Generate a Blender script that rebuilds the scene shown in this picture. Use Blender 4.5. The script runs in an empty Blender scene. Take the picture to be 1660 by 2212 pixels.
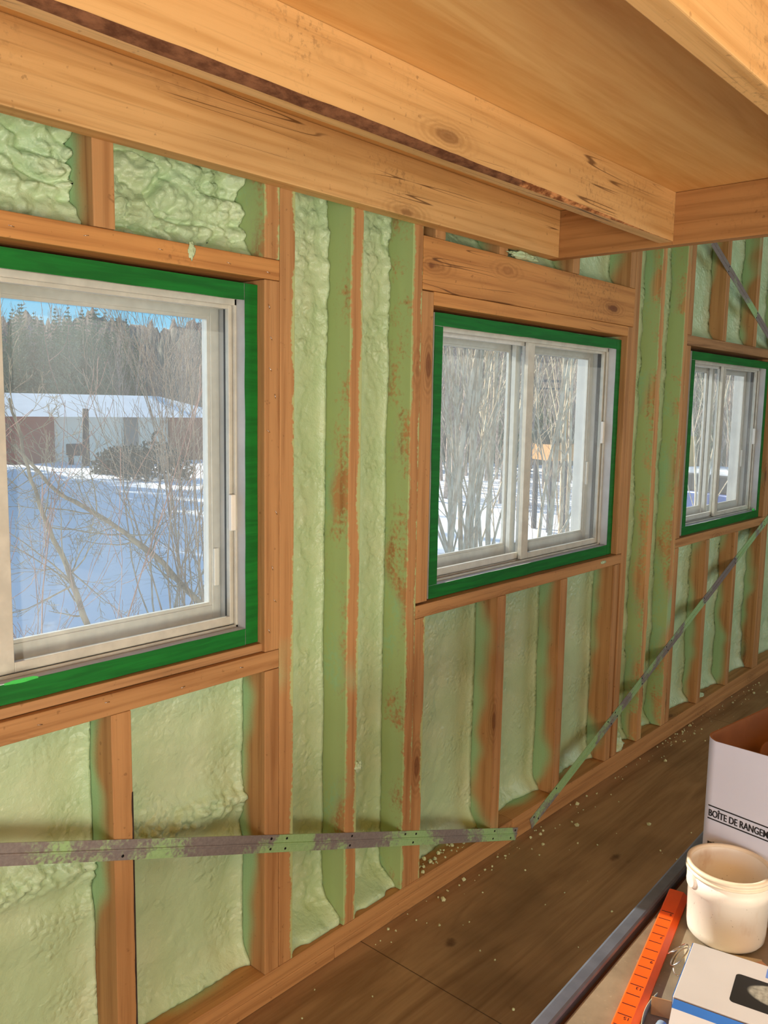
import bpy, bmesh, math, random
import numpy as np
from mathutils import Vector, Matrix, noise

# ------------------------------------------------------------------ camera, sky, sun, light, exposure
scene = bpy.context.scene
COL = scene.collection
scene.view_settings.view_transform = 'Standard'
scene.view_settings.look = 'None'
scene.view_settings.exposure = -0.06
scene.view_settings.gamma = 1.0
scene.view_settings.use_curve_mapping = False
scene.cycles.use_denoising = True
scene.cycles.max_bounces = 8
scene.cycles.use_adaptive_sampling = True
scene.cycles.adaptive_threshold = 0.03
scene.cycles.diffuse_bounces = 4
scene.cycles.transparent_max_bounces = 24
scene.cycles.sample_clamp_indirect = 6.0
scene.cycles.caustics_reflective = False
scene.cycles.caustics_refractive = False

def rad(a): return math.radians(a)
CAM = Vector((0.0, -1.5, 1.485))
yaw, pit, rol = rad(48.3221978), rad(-7.08347041), rad(0.98014338)
_f = Vector((math.sin(yaw)*math.cos(pit), math.cos(yaw)*math.cos(pit), math.sin(pit)))
_r = Vector((math.cos(yaw), -math.sin(yaw), 0))
_u = _r.cross(_f)
_r2 = math.cos(rol)*_r + math.sin(rol)*_u
_u2 = -math.sin(rol)*_r + math.cos(rol)*_u
cam_data = bpy.data.cameras.new('camera')
cam = bpy.data.objects.new('camera', cam_data)
COL.objects.link(cam)
cam.matrix_world = Matrix(((_r2.x, _u2.x, -_f.x, CAM.x), (_r2.y, _u2.y, -_f.y, CAM.y), (_r2.z, _u2.z, -_f.z, CAM.z), (0, 0, 0, 1)))
cam_data.sensor_fit = 'HORIZONTAL'
cam_data.sensor_width = 36.0
cam_data.lens = 36.0*1834.55/1660.0
cam_data.clip_start = 0.02
cam_data.clip_end = 600
scene.camera = cam

SUN_EL = rad(27)
SUN_TRAVEL = Vector((0.15*math.cos(SUN_EL), -0.989*math.cos(SUN_EL), -math.sin(SUN_EL))).normalized()
world = bpy.data.worlds.new('sky'); scene.world = world; world.use_nodes = True
wn = world.node_tree.nodes; wl = world.node_tree.links
wn.clear()
tcw = wn.new('ShaderNodeTexCoord'); sxw = wn.new('ShaderNodeSeparateXYZ'); wl.new(tcw.outputs['Generated'], sxw.inputs[0])
ramp = wn.new('ShaderNodeValToRGB'); wl.new(sxw.outputs[2], ramp.inputs[0])
ramp.color_ramp.elements[0].position = 0.0; ramp.color_ramp.elements[0].color = (0.42, 0.74, 0.95, 1)
ramp.color_ramp.elements[1].position = 0.75; ramp.color_ramp.elements[1].color = (0.24, 0.42, 0.78, 1)
e = ramp.color_ramp.elements.new(0.12); e.color = (0.22, 0.66, 1.0, 1)
bg = wn.new('ShaderNodeBackground'); bg.inputs['Strength'].default_value = 1.1
wo = wn.new('ShaderNodeOutputWorld')
wl.new(ramp.outputs[0], bg.inputs[0]); wl.new(bg.outputs[0], wo.inputs[0])

def light(name, kind, energy, color, loc, direction, **kw):
    d = bpy.data.lights.new(name, kind); d.energy = energy; d.color = color
    for k, v in kw.items(): setattr(d, k, v)
    o = bpy.data.objects.new(name, d); COL.objects.link(o)
    o.location = loc; o.rotation_euler = Vector(direction).to_track_quat('-Z', 'Y').to_euler()
    return o
light('sun', 'SUN', 10.0, (1.0, 0.91, 0.78), (0, 20, 20), SUN_TRAVEL, angle=rad(0.6))
# fill lamps added at invented openings in the unseen back and left walls
light('fill_lamp_back_left', 'AREA', 115, (1.0, 0.89, 0.70), (-0.1, -3.5, 0.75), (0.14, 0.8, 0.75), shape='RECTANGLE', size=2.2, size_y=1.0)
light('fill_lamp_left', 'AREA', 30, (0.94, 0.97, 1.0), (-2.15, -1.7, 1.3), (1, 0.12, 0.05), shape='RECTANGLE', size=1.9, size_y=1.2)
light('fill_lamp_back_right', 'AREA', 34, (0.84, 0.97, 1.0), (5.35, -3.55, 1.7), (-0.15, 1, -0.05), shape='RECTANGLE', size=2.1, size_y=1.5)

# ------------------------------------------------------------------ helpers
def s2l(c):
    c = c/255.0
    return c/12.92 if c <= 0.04045 else ((c+0.055)/1.055)**2.4
def rgb(r, g, b): return (s2l(r), s2l(g), s2l(b), 1.0)

class NT:
    def __init__(self, name):
        self.m = bpy.data.materials.new(name); self.m.use_nodes = True
        self.t = self.m.node_tree; self.t.nodes.clear()
        self.out = self.n('ShaderNodeOutputMaterial')
    def n(self, typ, **kw):
        x = self.t.nodes.new(typ)
        for k, v in kw.items(): setattr(x, k, v)
        return x
    def l(self, a, b): self.t.links.new(a, b)
    def put(self, sock, v):
        if v is None: return
        if hasattr(v, 'is_linked') or hasattr(v, 'links'): self.l(v, sock)
        else: sock.default_value = v
    def math(self, op, a, b=None, c=None, clamp=False):
        x = self.n('ShaderNodeMath', operation=op); x.use_clamp = clamp
        self.put(x.inputs[0], a); self.put(x.inputs[1], b); self.put(x.inputs[2], c)
        return x.outputs[0]
    def smooth(self, v, lo, hi):
        x = self.n('ShaderNodeMapRange'); x.interpolation_type = 'SMOOTHSTEP'
        self.put(x.inputs['Value'], v); self.put(x.inputs['From Min'], lo); self.put(x.inputs['From Max'], hi)
        return x.outputs[0]
    def mix(self, f, a, b, blend='MIX'):
        x = self.n('ShaderNodeMix'); x.data_type = 'RGBA'; x.blend_type = blend
        self.put(x.inputs[0], f); self.put(x.inputs[6], a); self.put(x.inputs[7], b)
        return x.outputs[2]
    def coord(self, scale=(1, 1, 1), rnd=0.0, space='Object'):
        tc = self.n('ShaderNodeTexCoord'); v = tc.outputs[space]
        if rnd:
            oi = self.n('ShaderNodeObjectInfo')
            k = self.math('MULTIPLY', oi.outputs['Random'], rnd)
            cx = self.n('ShaderNodeCombineXYZ')
            for i in range(3): self.l(k, cx.inputs[i])
            ad = self.n('ShaderNodeVectorMath', operation='ADD'); self.l(v, ad.inputs[0]); self.l(cx.outputs[0], ad.inputs[1]); v = ad.outputs[0]
        mp = self.n('ShaderNodeVectorMath', operation='MULTIPLY'); self.l(v, mp.inputs[0]); mp.inputs[1].default_value = scale
        return mp.outputs[0]
    def noise(self, vec, scale=1.0, detail=3.0, rough=0.55, dist=0.0):
        x = self.n('ShaderNodeTexNoise'); self.l(vec, x.inputs['Vector'])
        x.inputs['Scale'].default_value = scale; x.inputs['Detail'].default_value = detail
        x.inputs['Roughness'].default_value = rough; x.inputs['Distortion'].default_value = dist
        return x.outputs[0]
    def bsdf(self, color, rough=0.5, metal=0.0, spec=0.5, normal=None, **kw):
        b = self.n('ShaderNodeBsdfPrincipled')
        self.put(b.inputs['Base Color'], color); self.put(b.inputs['Roughness'], rough)
        self.put(b.inputs['Metallic'], metal); b.inputs['Specular IOR Level'].default_value = spec
        if normal is not None: self.l(normal, b.inputs['Normal'])
        for k, v in kw.items(): self.put(b.inputs[k], v)
        self.l(b.outputs[0], self.out.inputs[0])
        return b
    def bump(self, h, strength=0.3, dist=0.01, normal=None):
        b = self.n('ShaderNodeBump'); b.inputs['Strength'].default_value = strength; b.inputs['Distance'].default_value = dist
        self.l(h, b.inputs['Height'])
        if normal is not None: self.l(normal, b.inputs['Normal'])
        return b.outputs[0]

def plain(name, color, rough=0.5, metal=0.0, spec=0.5, var=0.08, vscale=30.0, bump=0.0):
    k = NT(name); v = k.coord()
    n = k.noise(v, vscale, 4)
    dark = tuple(c*(1-var*2.5) for c in color[:3])+(1,)
    c = k.mix(k.smooth(n, 0.3, 0.75), dark, color)
    k.bsdf(c, rough, metal, spec, k.bump(n, bump, 0.004) if bump else None)
    return k.m

GREEN_FILM = rgb(140, 176, 124)
def wood(name, light_c, dark_c, axis='Z', spray=0.0, edge=None, knots=1.0, dirt=0.25, patchy=0.03, mold=0.0):
    """sawn softwood; length axis X/Y/Z; spray = depth (m) behind the face where foam overspray begins"""
    k = NT(name)
    def sc(a, c): return tuple(a if ax == axis else c for ax in 'XYZ')
    v = k.coord(sc(2.0, 46), 31.0)
    g = k.noise(v, 1.0, 5, 0.62, 0.9)
    v2 = k.coord(sc(0.8, 11), 17.0)
    wv = k.n('ShaderNodeTexWave'); wv.wave_type = 'RINGS'; wv.rings_direction = axis
    k.l(v2, wv.inputs['Vector']); wv.inputs['Scale'].default_value = 1.1; wv.inputs['Distortion'].default_value = 9.0
    wv.inputs['Detail'].default_value = 3; wv.inputs['Detail Scale'].default_value = 0.6
    f = k.math('ADD', k.math('MULTIPLY', g, 0.80), k.math('MULTIPLY', wv.outputs['Fac'], 0.20))
    c = k.mix(k.smooth(f, 0.12, 0.62), dark_c, light_c)
    g3 = k.noise(k.coord(sc(3.0, 170), 11.0), 1.0, 3, 0.6, 0.4)
    c = k.mix(k.math('MULTIPLY', k.smooth(g3, 0.52, 0.72), 0.30), c, tuple(x*0.62 for x in dark_c[:3])+(1,))
    big = k.noise(k.coord(sc(1.1, 4.0), 9.0), 1.0, 3)
    c = k.mix(k.math('MULTIPLY', k.smooth(big, 0.5, 0.75), dirt), c, tuple(x*0.5 for x in dark_c[:3])+(1,))
    # knots
    vo = k.n('ShaderNodeTexVoronoi'); vo.feature = 'F1'
    kv = k.coord(sc(3.0, 9.0), 23.0)
    kn = k.noise(k.coord((30, 30, 30), 5.0), 1.0, 3); k.l(kv, vo.inputs['Vector']); vo.inputs['Scale'].default_value = 1.0
    kd = k.math('ADD', vo.outputs['Distance'], k.math('MULTIPLY', k.math('SUBTRACT', kn, 0.5), 0.10))
    kr = k.n('ShaderNodeSeparateColor'); k.l(vo.outputs['Color'], kr.inputs[0])
    on = k.math('GREATER_THAN', kr.outputs[0], 0.62)
    kf = k.math('MULTIPLY', k.math('SUBTRACT', 1.0, k.smooth(kd, 0.06, 0.16)), on)
    halo = k.math('MULTIPLY', k.math('MULTIPLY', k.math('SUBTRACT', 1.0, k.smooth(kd, 0.1, 0.42)), on), k.math('MULTIPLY_ADD', k.math('SINE', k.math('MULTIPLY', kd, 90.0)), 0.25, 0.35))
    c = k.mix(halo, c, tuple(x*0.7 for x in dark_c[:3])+(1,))
    c = k.mix(k.math('MULTIPLY', kf, 0.7*knots), c, rgb(104, 58, 30))
    if mold:
        mz = k.smooth(k.noise(k.coord((2.6, 2.6, 2.6), 19.0), 1.0, 2), 0.50, 0.68)
        mf = k.smooth(k.noise(k.coord((75, 75, 75), 0), 1.0, 4, 0.65), 0.50, 0.66)
        c = k.mix(k.math('MULTIPLY', k.math('MULTIPLY', mz, mf), mold), c, rgb(96, 66, 40))
        cr2 = k.noise(k.coord(sc(1.1, 30), 43.0), 1.0, 1)
        gate = k.smooth(k.noise(k.coord(sc(1.7, 5), 61.0), 1.0, 1), 0.56, 0.62)
        cl = k.math('SUBTRACT', 1.0, k.smooth(k.math('ABSOLUTE', k.math('SUBTRACT', cr2, 0.5)), 0.002, 0.010))
        c = k.mix(k.math('MULTIPLY', k.math('MULTIPLY', cl, gate), 0.8), c, rgb(84, 48, 22))
    specks = k.noise(k.coord((60, 60, 60), 3.0), 1.0, 2)
    c = k.mix(k.math('MULTIPLY', k.smooth(specks, 0.68, 0.76), 0.35), c, rgb(80, 48, 26))
    xyz = k.n('ShaderNodeSeparateXYZ'); tc = k.n('ShaderNodeTexCoord'); k.l(tc.outputs['Object'], xyz.inputs[0])
    if spray:
        n1 = k.noise(k.coord((3.2, 3.2, 3.2), 41.0), 1.0, 2, 0.5)
        n2 = k.noise(k.coord((260, 260, 260), 0), 1.0, 1)
        off = k.math('ADD', k.math('MULTIPLY', k.math('SUBTRACT', n1, 0.5), patchy*6), k.math('MULTIPLY', k.math('SUBTRACT', n2, 0.5), 0.012))
        yy = k.math('ADD', xyz.outputs[1], off)
        sf = k.smooth(yy, spray-0.024, spray+0.034)
        c = k.mix(sf, c, k.mix(k.math('ADD', k.math('MULTIPLY', g3, 0.5), k.math('MULTIPLY', n2, 0.5)), GREEN_FILM, rgb(164, 198, 146)))
    if edge:                                             # foam film left along the arrises of the face
        w = edge[0]; e = edge[1]
        n3 = k.noise(k.coord((5, 5, 5), 57.0), 1.0, 3)
        n4 = k.noise(k.coord((90, 90, 90), 0), 1.0, 2)
        thr = k.math('ADD', w-e, k.math('ADD', k.math('MULTIPLY', k.math('SUBTRACT', n3, 0.5), 0.05), k.math('MULTIPLY', k.math('SUBTRACT', n4, 0.5), 0.02)))
        ef = k.smooth(k.math('SUBTRACT', xyz.outputs[0], thr), -0.002, 0.004)
        c = k.mix(ef, c, rgb(176, 186, 128))
        if edge[2]:
            thr2 = k.math('ADD', e-0.004, k.math('ADD', k.math('MULTIPLY', k.math('SUBTRACT', n3, 0.5), 0.05), k.math('MULTIPLY', k.math('SUBTRACT', n4, 0.5), 0.02)))
            c = k.mix(k.math('SUBTRACT', 1.0, k.smooth(k.math('SUBTRACT', xyz.outputs[0], thr2), -0.003, 0.006)), c, rgb(164, 184, 122))
    k.bsdf(c, 0.62, 0, 0.3, k.bump(k.math('ADD', f, g3), 0.15, 0.002))
    return k.m

STUD_L, STUD_D = rgb(186, 138, 88), rgb(148, 100, 56)
BEAM_L, BEAM_D = rgb(222, 176, 116), rgb(196, 146, 86)
M = {}
M['stud'] = wood('stud_wood', STUD_L, STUD_D, 'Z', spray=0.062)
M['stud_low'] = wood('stud_wood_half_sprayed', STUD_L, STUD_D, 'Z', spray=0.055, patchy=0.045)
M['stud_film'] = wood('stud_wood_sprayed_edges', STUD_L, STUD_D, 'Z', spray=0.060, edge=(0.045, 0.006, False), patchy=0.045)
M['stud_film2'] = wood('stud_wood_sprayed_both', STUD_L, STUD_D, 'Z', spray=0.056, edge=(0.045, 0.006, True), patchy=0.05)
M['stud_green'] = wood('stud_wood_sprayed_sides', rgb(206, 156, 100), STUD_D, 'Z', spray=0.034, edge=(0.045, 0.004, True), patchy=0.035)
M['sillwood'] = wood('sill_wood', STUD_L, STUD_D, 'X', spray=0.07)
M['header'] = wood('header_wood', rgb(204, 146, 84), rgb(166, 108, 56), 'X', knots=1.2, dirt=0.4, mold=0.5)
M['grey_header'] = wood('weathered_header_wood', rgb(176, 132, 88), rgb(128, 92, 58), 'X', knots=0.5, dirt=0.5)
M['plate'] = wood('plate_wood', rgb(186, 136, 84), rgb(150, 102, 58), 'X', spray=0.075)
M['beam'] = wood('beam_wood', BEAM_L, BEAM_D, 'X', knots=0.7, dirt=0.3, mold=0.55)
M['rim'] = wood('rim_wood', rgb(176, 126, 74), rgb(142, 96, 52), 'Y', knots=0.8, mold=0.4)

def plywood(name, a, b, axis, dark_spots, seam=None):
    k = NT(name)
    def sc(x, c): return tuple(x if ax == axis else c for ax in 'XYZ')
    g = k.noise(k.coord(sc(0.9, 9)), 1.0, 6, 0.6, 1.6)
    g2 = k.noise(k.coord(sc(3, 70)), 1.0, 4, 0.6)
    f = k.math('ADD', k.math('MULTIPLY', g, 0.75), k.math('MULTIPLY', g2, 0.25))
    c = k.mix(k.smooth(f, 0.3, 0.68), b, a)
    big = k.noise(k.coord((1.6, 1.6, 1.6)), 1.0, 4)
    c = k.mix(k.math('MULTIPLY', k.smooth(big, 0.48, 0.72), dark_spots), c, tuple(x*0.45 for x in b[:3])+(1,))
    vo = k.n('ShaderNodeTexVoronoi'); k.l(k.coord(sc(3.2, 6.5)), vo.inputs['Vector']); vo.inputs['Scale'].default_value = 1.0
    cr = k.n('ShaderNodeSeparateColor'); k.l(vo.outputs['Color'], cr.inputs[0])
    n9 = k.noise(k.coord((26, 26, 26)), 1.0, 3)
    kd = k.math('ADD', vo.outputs['Distance'], k.math('MULTIPLY', k.math('SUBTRACT', n9, 0.5), 0.16))
    kf = k.math('MULTIPLY', k.math('SUBTRACT', 1.0, k.smooth(kd, 0.05, 0.13)), k.math('GREATER_THAN', cr.outputs[1], 0.45))
    c = k.mix(k.math('MULTIPLY', kf, 0.7), c, rgb(70, 38, 18))
    xyz = k.n('ShaderNodeSeparateXYZ'); tc = k.n('ShaderNodeTexCoord'); k.l(tc.outputs['Object'], xyz.inputs[0])
    if seam:
        for ax, pos in seam:
            d = k.math('ABSOLUTE', k.math('SUBTRACT', xyz.outputs[ax], pos))
            c = k.mix(k.math('MULTIPLY', k.math('LESS_THAN', d, 0.0016), 0.75), c, rgb(50, 30, 16))
    k.bsdf(c, 0.6, 0, 0.3, k.bump(g2, 0.1, 0.002))
    return k.m
M['floor'] = plywood('floor_plywood', rgb(170, 138, 98), rgb(130, 98, 64), 'X', 0.5, seam=((0, 1.62), (0, 4.06)))
M['ceiling'] = plywood('ceiling_plywood', rgb(238, 192, 124), rgb(218, 160, 90), 'X', 0.08, seam=None)
M['wallply'] = plywood('wall_sheathing', rgb(200, 160, 110), rgb(160, 118, 72), 'Z', 0.1)

def foam_mat():
    k = NT('spray_foam')
    v = k.coord()
    n = k.noise(v, 95, 3, 0.6)
    n2 = k.noise(v, 34, 4, 0.6, 0.4)
    big = k.noise(v, 5, 3)
    c = k.mix(k.smooth(big, 0.35, 0.7), rgb(180, 204, 160), rgb(198, 214, 174))
    geo = k.n('ShaderNodeNewGeometry')
    wv = k.n('ShaderNodeVectorMath', operation='ADD'); nc = k.n('ShaderNodeTexNoise'); k.l(v, nc.inputs['Vector']); nc.inputs['Scale'].default_value = 26
    sc_ = k.n('ShaderNodeVectorMath', operation='SCALE'); k.l(nc.outputs['Color'], sc_.inputs[0]); sc_.inputs['Scale'].default_value = 0.035
    k.l(v, wv.inputs[0]); k.l(sc_.outputs[0], wv.inputs[1])
    vo = k.n('ShaderNodeTexVoronoi'); vo.feature = 'SMOOTH_F1'; k.l(wv.outputs[0], vo.inputs['Vector']); vo.inputs['Scale'].default_value = 62; vo.inputs['Smoothness'].default_value = 0.25
    area = k.smooth(k.noise(v, 7, 2), 0.4, 0.62)
    h = k.math('ADD', k.math('ADD', k.math('MULTIPLY', n, 0.25), k.math('MULTIPLY', n2, 0.5)), k.math('MULTIPLY', k.math('MULTIPLY', k.math('SUBTRACT', 1.0, vo.outputs['Distance']), area), 0.6))
    k.bsdf(c, 0.36, 0, 0.45, k.bump(h, 0.9, 0.008))
    return k.m
M['foam'] = foam_mat()
M['white_paint'] = plain('white_aluminium', rgb(214, 212, 204), 0.35, 0.1, 0.5, 0.05, 40)
M['jamb'] = plain('grey_white_jamb', rgb(196, 196, 194), 0.5, 0, 0.4, 0.07, 12)
M['cream'] = plain('cream_track', rgb(210, 206, 192), 0.4, 0.1, 0.5, 0.07, 25)
M['track'] = plain('black_track_seal', rgb(26, 26, 28), 0.6)
M['latch'] = plain('white_plastic', rgb(236, 232, 222), 0.4, 0, 0.4, 0.02)
def tape_mat():
    k = NT('green_masking_tape')
    n = k.noise(k.coord((5, 5, 60)), 1.0, 4, 0.6, 0.5)
    c = k.mix(k.smooth(n, 0.35, 0.7), rgb(10, 96, 30), rgb(16, 116, 38))
    k.bsdf(c, 0.6, 0, 0.3, k.bump(n, 0.25, 0.003))
    return k.m
M['tape'] = tape_mat()
M['tape_sunlit'] = plain('sunlit_green_tape', rgb(70, 210, 90), 0.6)  # lighter green carries sunlight on the tape edge in its colour
def glass_mat():
    k = NT('dusty_window_glass')
    tr = k.n('ShaderNodeBsdfTransparent'); tr.inputs[0].default_value = (0.97, 0.985, 0.98, 1)
    gl = k.n('ShaderNodeBsdfGlossy'); gl.inputs['Roughness'].default_value = 0.02
    lw = k.n('ShaderNodeLayerWeight'); lw.inputs[0].default_value = 0.5
    fr = k.math('ADD', 0.03, k.math('MULTIPLY', k.math('POWER', lw.outputs['Facing'], 5.0), 0.6))
    tl = k.n('ShaderNodeBsdfTranslucent'); tl.inputs[0].default_value = (0.9, 0.9, 0.88, 1)
    m1 = k.n('ShaderNodeMixShader'); m2 = k.n('ShaderNodeMixShader')
    k.l(fr, m1.inputs[0]); k.l(tr.outputs[0], m1.inputs[1]); k.l(gl.outputs[0], m1.inputs[2])
    n = k.noise(k.coord((5, 5, 3)), 1.0, 4)
    sp = k.noise(k.coord((420, 420, 420)), 1.0, 1)
    dirt = k.math('ADD', k.math('MULTIPLY', n, 0.042), k.math('MULTIPLY', k.smooth(sp, 0.74, 0.78), 0.08))
    k.l(dirt, m2.inputs[0]); k.l(m1.outputs[0], m2.inputs[1]); k.l(tl.outputs[0], m2.inputs[2])
    k.l(m2.outputs[0], k.out.inputs[0])
    return k.m
M['glass'] = glass_mat()
def steel_mat():
    k = NT('oversprayed_galvanised_steel')
    n = k.noise(k.coord((4.2, 4.2, 4.2), 13), 1.0, 3, 0.55)
    n2 = k.noise(k.coord((150, 150, 150)), 1.0, 2)
    f = k.smooth(k.math('ADD', n, k.math('MULTIPLY', k.math('SUBTRACT', n2, 0.5), 0.18)), 0.47, 0.56)
    c = k.mix(f, k.mix(n2, rgb(128, 120, 118), rgb(170, 162, 158)), k.mix(n2, rgb(134, 172, 112), rgb(164, 196, 138)))
    k.bsdf(c, k.math('ADD', 0.38, k.math('MULTIPLY', f, 0.25)), k.math('MULTIPLY', k.math('SUBTRACT', 1.0, f), 0.35), 0.5, k.bump(n2, 0.1, 0.002))
    return k.m
M['steel'] = steel_mat()
M['screw'] = plain('dark_screw', rgb(34, 32, 32), 0.45, 0.6)
M['bright_wire'] = plain('bright_wire', rgb(220, 220, 220), 0.2, 1.0)

def link(o, parent=None):
    COL.objects.link(o)
    if parent is not None: o.parent = parent
    return o
def mesh_obj(name, bm, mat, parent=None, loc=None, smooth=False):
    me = bpy.data.meshes.new(name); bm.normal_update(); bm.to_mesh(me); bm.free()
    mats = mat if isinstance(mat, (list, tuple)) else [mat]
    for m in mats: me.materials.append(m)
    if smooth:
        for p in me.polygons: p.use_smooth = True
    o = bpy.data.objects.new(name, me)
    if loc is not None: o.location = loc
    return link(o, parent)
def empty(name, loc, rz=0.0):
    o = bpy.data.objects.new(name, None); o.location = loc; o.rotation_euler = (0, 0, rz); o.empty_display_size = 0.05
    return link(o)
def tag(o, label, cat, group=None, kind=None):
    o['label'] = label; o['category'] = cat
    if group: o['group'] = group
    if kind: o['kind'] = kind
    return o
def struct(o, label=None):
    o['kind'] = 'structure'
    if label: o['label'] = label
    return o
def add_box(bm, x0, x1, y0, y1, z0, z1, bevel=0.0, mi=0):
    vs = [bm.verts.new((x, y, z)) for x in (x0, x1) for y in (y0, y1) for z in (z0, z1)]
    F = [(0, 1, 3, 2), (4, 6, 7, 5), (0, 4, 5, 1), (2, 3, 7, 6), (0, 2, 6, 4), (1, 5, 7, 3)]
    fs = [bm.faces.new([vs[i] for i in f]) for f in F]
    for f in fs: f.material_index = mi
    if bevel:
        es = list({e for f in fs for e in f.edges})
        bmesh.ops.bevel(bm, geom=es, offset=bevel, segments=2, profile=0.5, affect='EDGES', clamp_overlap=True)
    return fs
def add_tube(bm, pts, r, sides=6, caps=True, mi=0):
    """tube along pts; r scalar or list"""
    n = len(pts); pts = [Vector(p) for p in pts]
    rs = r if isinstance(r, (list, tuple)) else [r]*n
    rings = []
    ref = Vector((0.31, 0.17, 0.93))
    for i in range(n):
        d = (pts[min(i+1, n-1)]-pts[max(i-1, 0)])
        if d.length < 1e-9: d = Vector((0, 0, 1))
        d.normalize()
        a = d.cross(ref)
        if a.length < 0.05: a = d.cross(Vector((1, 0, 0)))
        a.normalize(); b = d.cross(a)
        rings.append([bm.verts.new(pts[i]+rs[i]*(math.cos(2*math.pi*j/sides)*a+math.sin(2*math.pi*j/sides)*b)) for j in range(sides)])
    for i in range(n-1):
        for j in range(sides):
            f = bm.faces.new((rings[i][j], rings[i][(j+1) % sides], rings[i+1][(j+1) % sides], rings[i+1][j])); f.material_index = mi; f.smooth = True
    if caps and sides > 2:
        f = bm.faces.new(rings[0][::-1]); f.material_index = mi
        f = bm.faces.new(rings[-1]); f.material_index = mi
def add_lathe(bm, prof, sides=48, c=(0, 0)):
    rings = []
    for (r, z) in prof:
        rings.append([bm.verts.new((c[0]+r*math.cos(2*math.pi*j/sides), c[1]+r*math.sin(2*math.pi*j/sides), z)) for j in range(sides)])
    for i in range(len(prof)-1):
        for j in range(sides):
            f = bm.faces.new((rings[i][j], rings[i][(j+1) % sides], rings[i+1][(j+1) % sides], rings[i+1][j])); f.smooth = True
    return rings
def fbm(x, y, z, o=4):
    return noise.fractal(Vector((x, y, z)), 0.9, 2.1, o)

# ------------------------------------------------------------------ the setting
WIN = [(0.12, 1.270), (1.915, 3.060), (3.742, 4.768)]
WZ0, WZ1 = 0.925, 1.752
XL, XR_, YB, ZT = -2.2, 8.5, -3.6, 3.6
RIM_X, CEIL_Z, BEAM_Z = 2.457, 2.114, 1.967

bm = bmesh.new(); add_box(bm, XL, XR_, YB, 0.14, -0.03, 0.0)
struct(mesh_obj('floor', bm, M['floor']))
bm = bmesh.new(); add_box(bm, XL, RIM_X+0.043, YB, -0.001, CEIL_Z, CEIL_Z+0.018)
struct(mesh_obj('ceiling', bm, M['ceiling']))
bm = bmesh.new(); add_box(bm, XL, XR_, YB, 0.2, ZT, ZT+0.02)
struct(mesh_obj('ceiling_upper', bm, M['wallply']))
bm = bmesh.new()                                              # outer sheathing, cut round the three windows
xs = [XL]+[v for w in WIN for v in w]+[XR_]
for i in range(0, len(xs), 2): add_box(bm, xs[i], xs[i+1], 0.141, 0.165, -0.3, ZT)
for a, b in WIN:
    add_box(bm, a, b, 0.141, 0.165, -0.3, WZ0); add_box(bm, a, b, 0.141, 0.165, WZ1, ZT)
struct(mesh_obj('wall_front', bm, M['wallply']))
bm = bmesh.new()  # opening invented to let light in from the left
for a, b, z0, z1 in ((YB, -2.7, 0, ZT), (-2.7, -0.7, 0, 0.65), (-2.7, -0.7, 1.95, ZT), (-0.7, 0.165, 0, ZT)): add_box(bm, XL-0.03, XL, a, b, z0, z1)
struct(mesh_obj('wall_left', bm, M['wallply']))
bm = bmesh.new(); add_box(bm, XR_, XR_+0.03, YB, 0.165, 0, ZT); struct(mesh_obj('wall_right', bm, M['wallply']))
bm = bmesh.new()  # openings invented for the added back fill lamps
for a, b, z0, z1 in ((XL, -1.3, 0, ZT), (-1.3, 1.1, 0, 0.45), (-1.3, 1.1, 2.05, ZT), (1.1, 4.2, 0, ZT), (4.2, 6.5, 0, 0.9), (4.2, 6.5, 2.5, ZT), (6.5, XR_, 0, ZT)):
    add_box(bm, a, b, YB-0.03, YB, z0, z1)
struct(mesh_obj('wall_back', bm, M['wallply']))

def gap_mat_dark(): return plain('dark_gap', rgb(58, 42, 32), 0.9, var=0.2, vscale=90, bump=0.4)  # near-black colour for the shaded gap beside the short stud
# ------------------------------------------------------------------ framing: every piece of lumber a thing of its own
def lumber(name, x0, x1, z0, z1, mat, label, cat, group=None, y0=0.0, y1=0.14, bev=0.0022, bow=0.0012):
    w, d, h = x1-x0, y1-y0, z1-z0
    bm = bmesh.new()
    add_box(bm, 0, w, 0, d, 0, h, bev)
    L = max(w, h)
    if L > 0.35:                                             # slight natural bow
        n = 10
        for i in range(1, n):
            co = (w*i/n, 0, 0) if w > h else (0, 0, h*i/n)
            no = (1, 0, 0) if w > h else (0, 0, 1)
            bmesh.ops.bisect_plane(bm, geom=bm.verts[:]+bm.edges[:]+bm.faces[:], plane_co=co, plane_no=no)
        sd = random.Random(int(x0*1000)+int(z0*77)).random()*9
        for v in bm.verts:
            s = (v.co.x if w > h else v.co.z)
            q = noise.noise(Vector((s*1.6, sd, 0)))*bow
            if w > h: v.co.z += q
            else: v.co.x += q
    o = mesh_obj(name, bm, mat, loc=(x0, y0, z0))
    if label: tag(o, label, cat, group)
    return o

PT = 0.081
STOP = 2.75
G_ST = 'wall studs'
SW = 0.045
# bottom plates
lumber('bottom_plate', -0.6, 1.5145, 0.0005, 0.040, M['plate'], 'lower pine floor plate at the left, ending below the tall green bay', 'plate', 'bottom plates')
lumber('bottom_plate', 1.5155, 6.6, 0.0005, 0.040, M['plate'], 'long lower pine floor plate running along the floor to the far right', 'plate', 'bottom plates')
lumber('bottom_plate', -0.6, 2.38, 0.0405, 0.080, M['plate'], 'upper pine floor plate on the left, under the left stud feet', 'plate', 'bottom plates')
lumber('bottom_plate', 2.381, 6.6, 0.0405, 0.080, M['plate'], 'upper pine floor plate on the right, under the metal brace crossing', 'plate', 'bottom plates')

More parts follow.
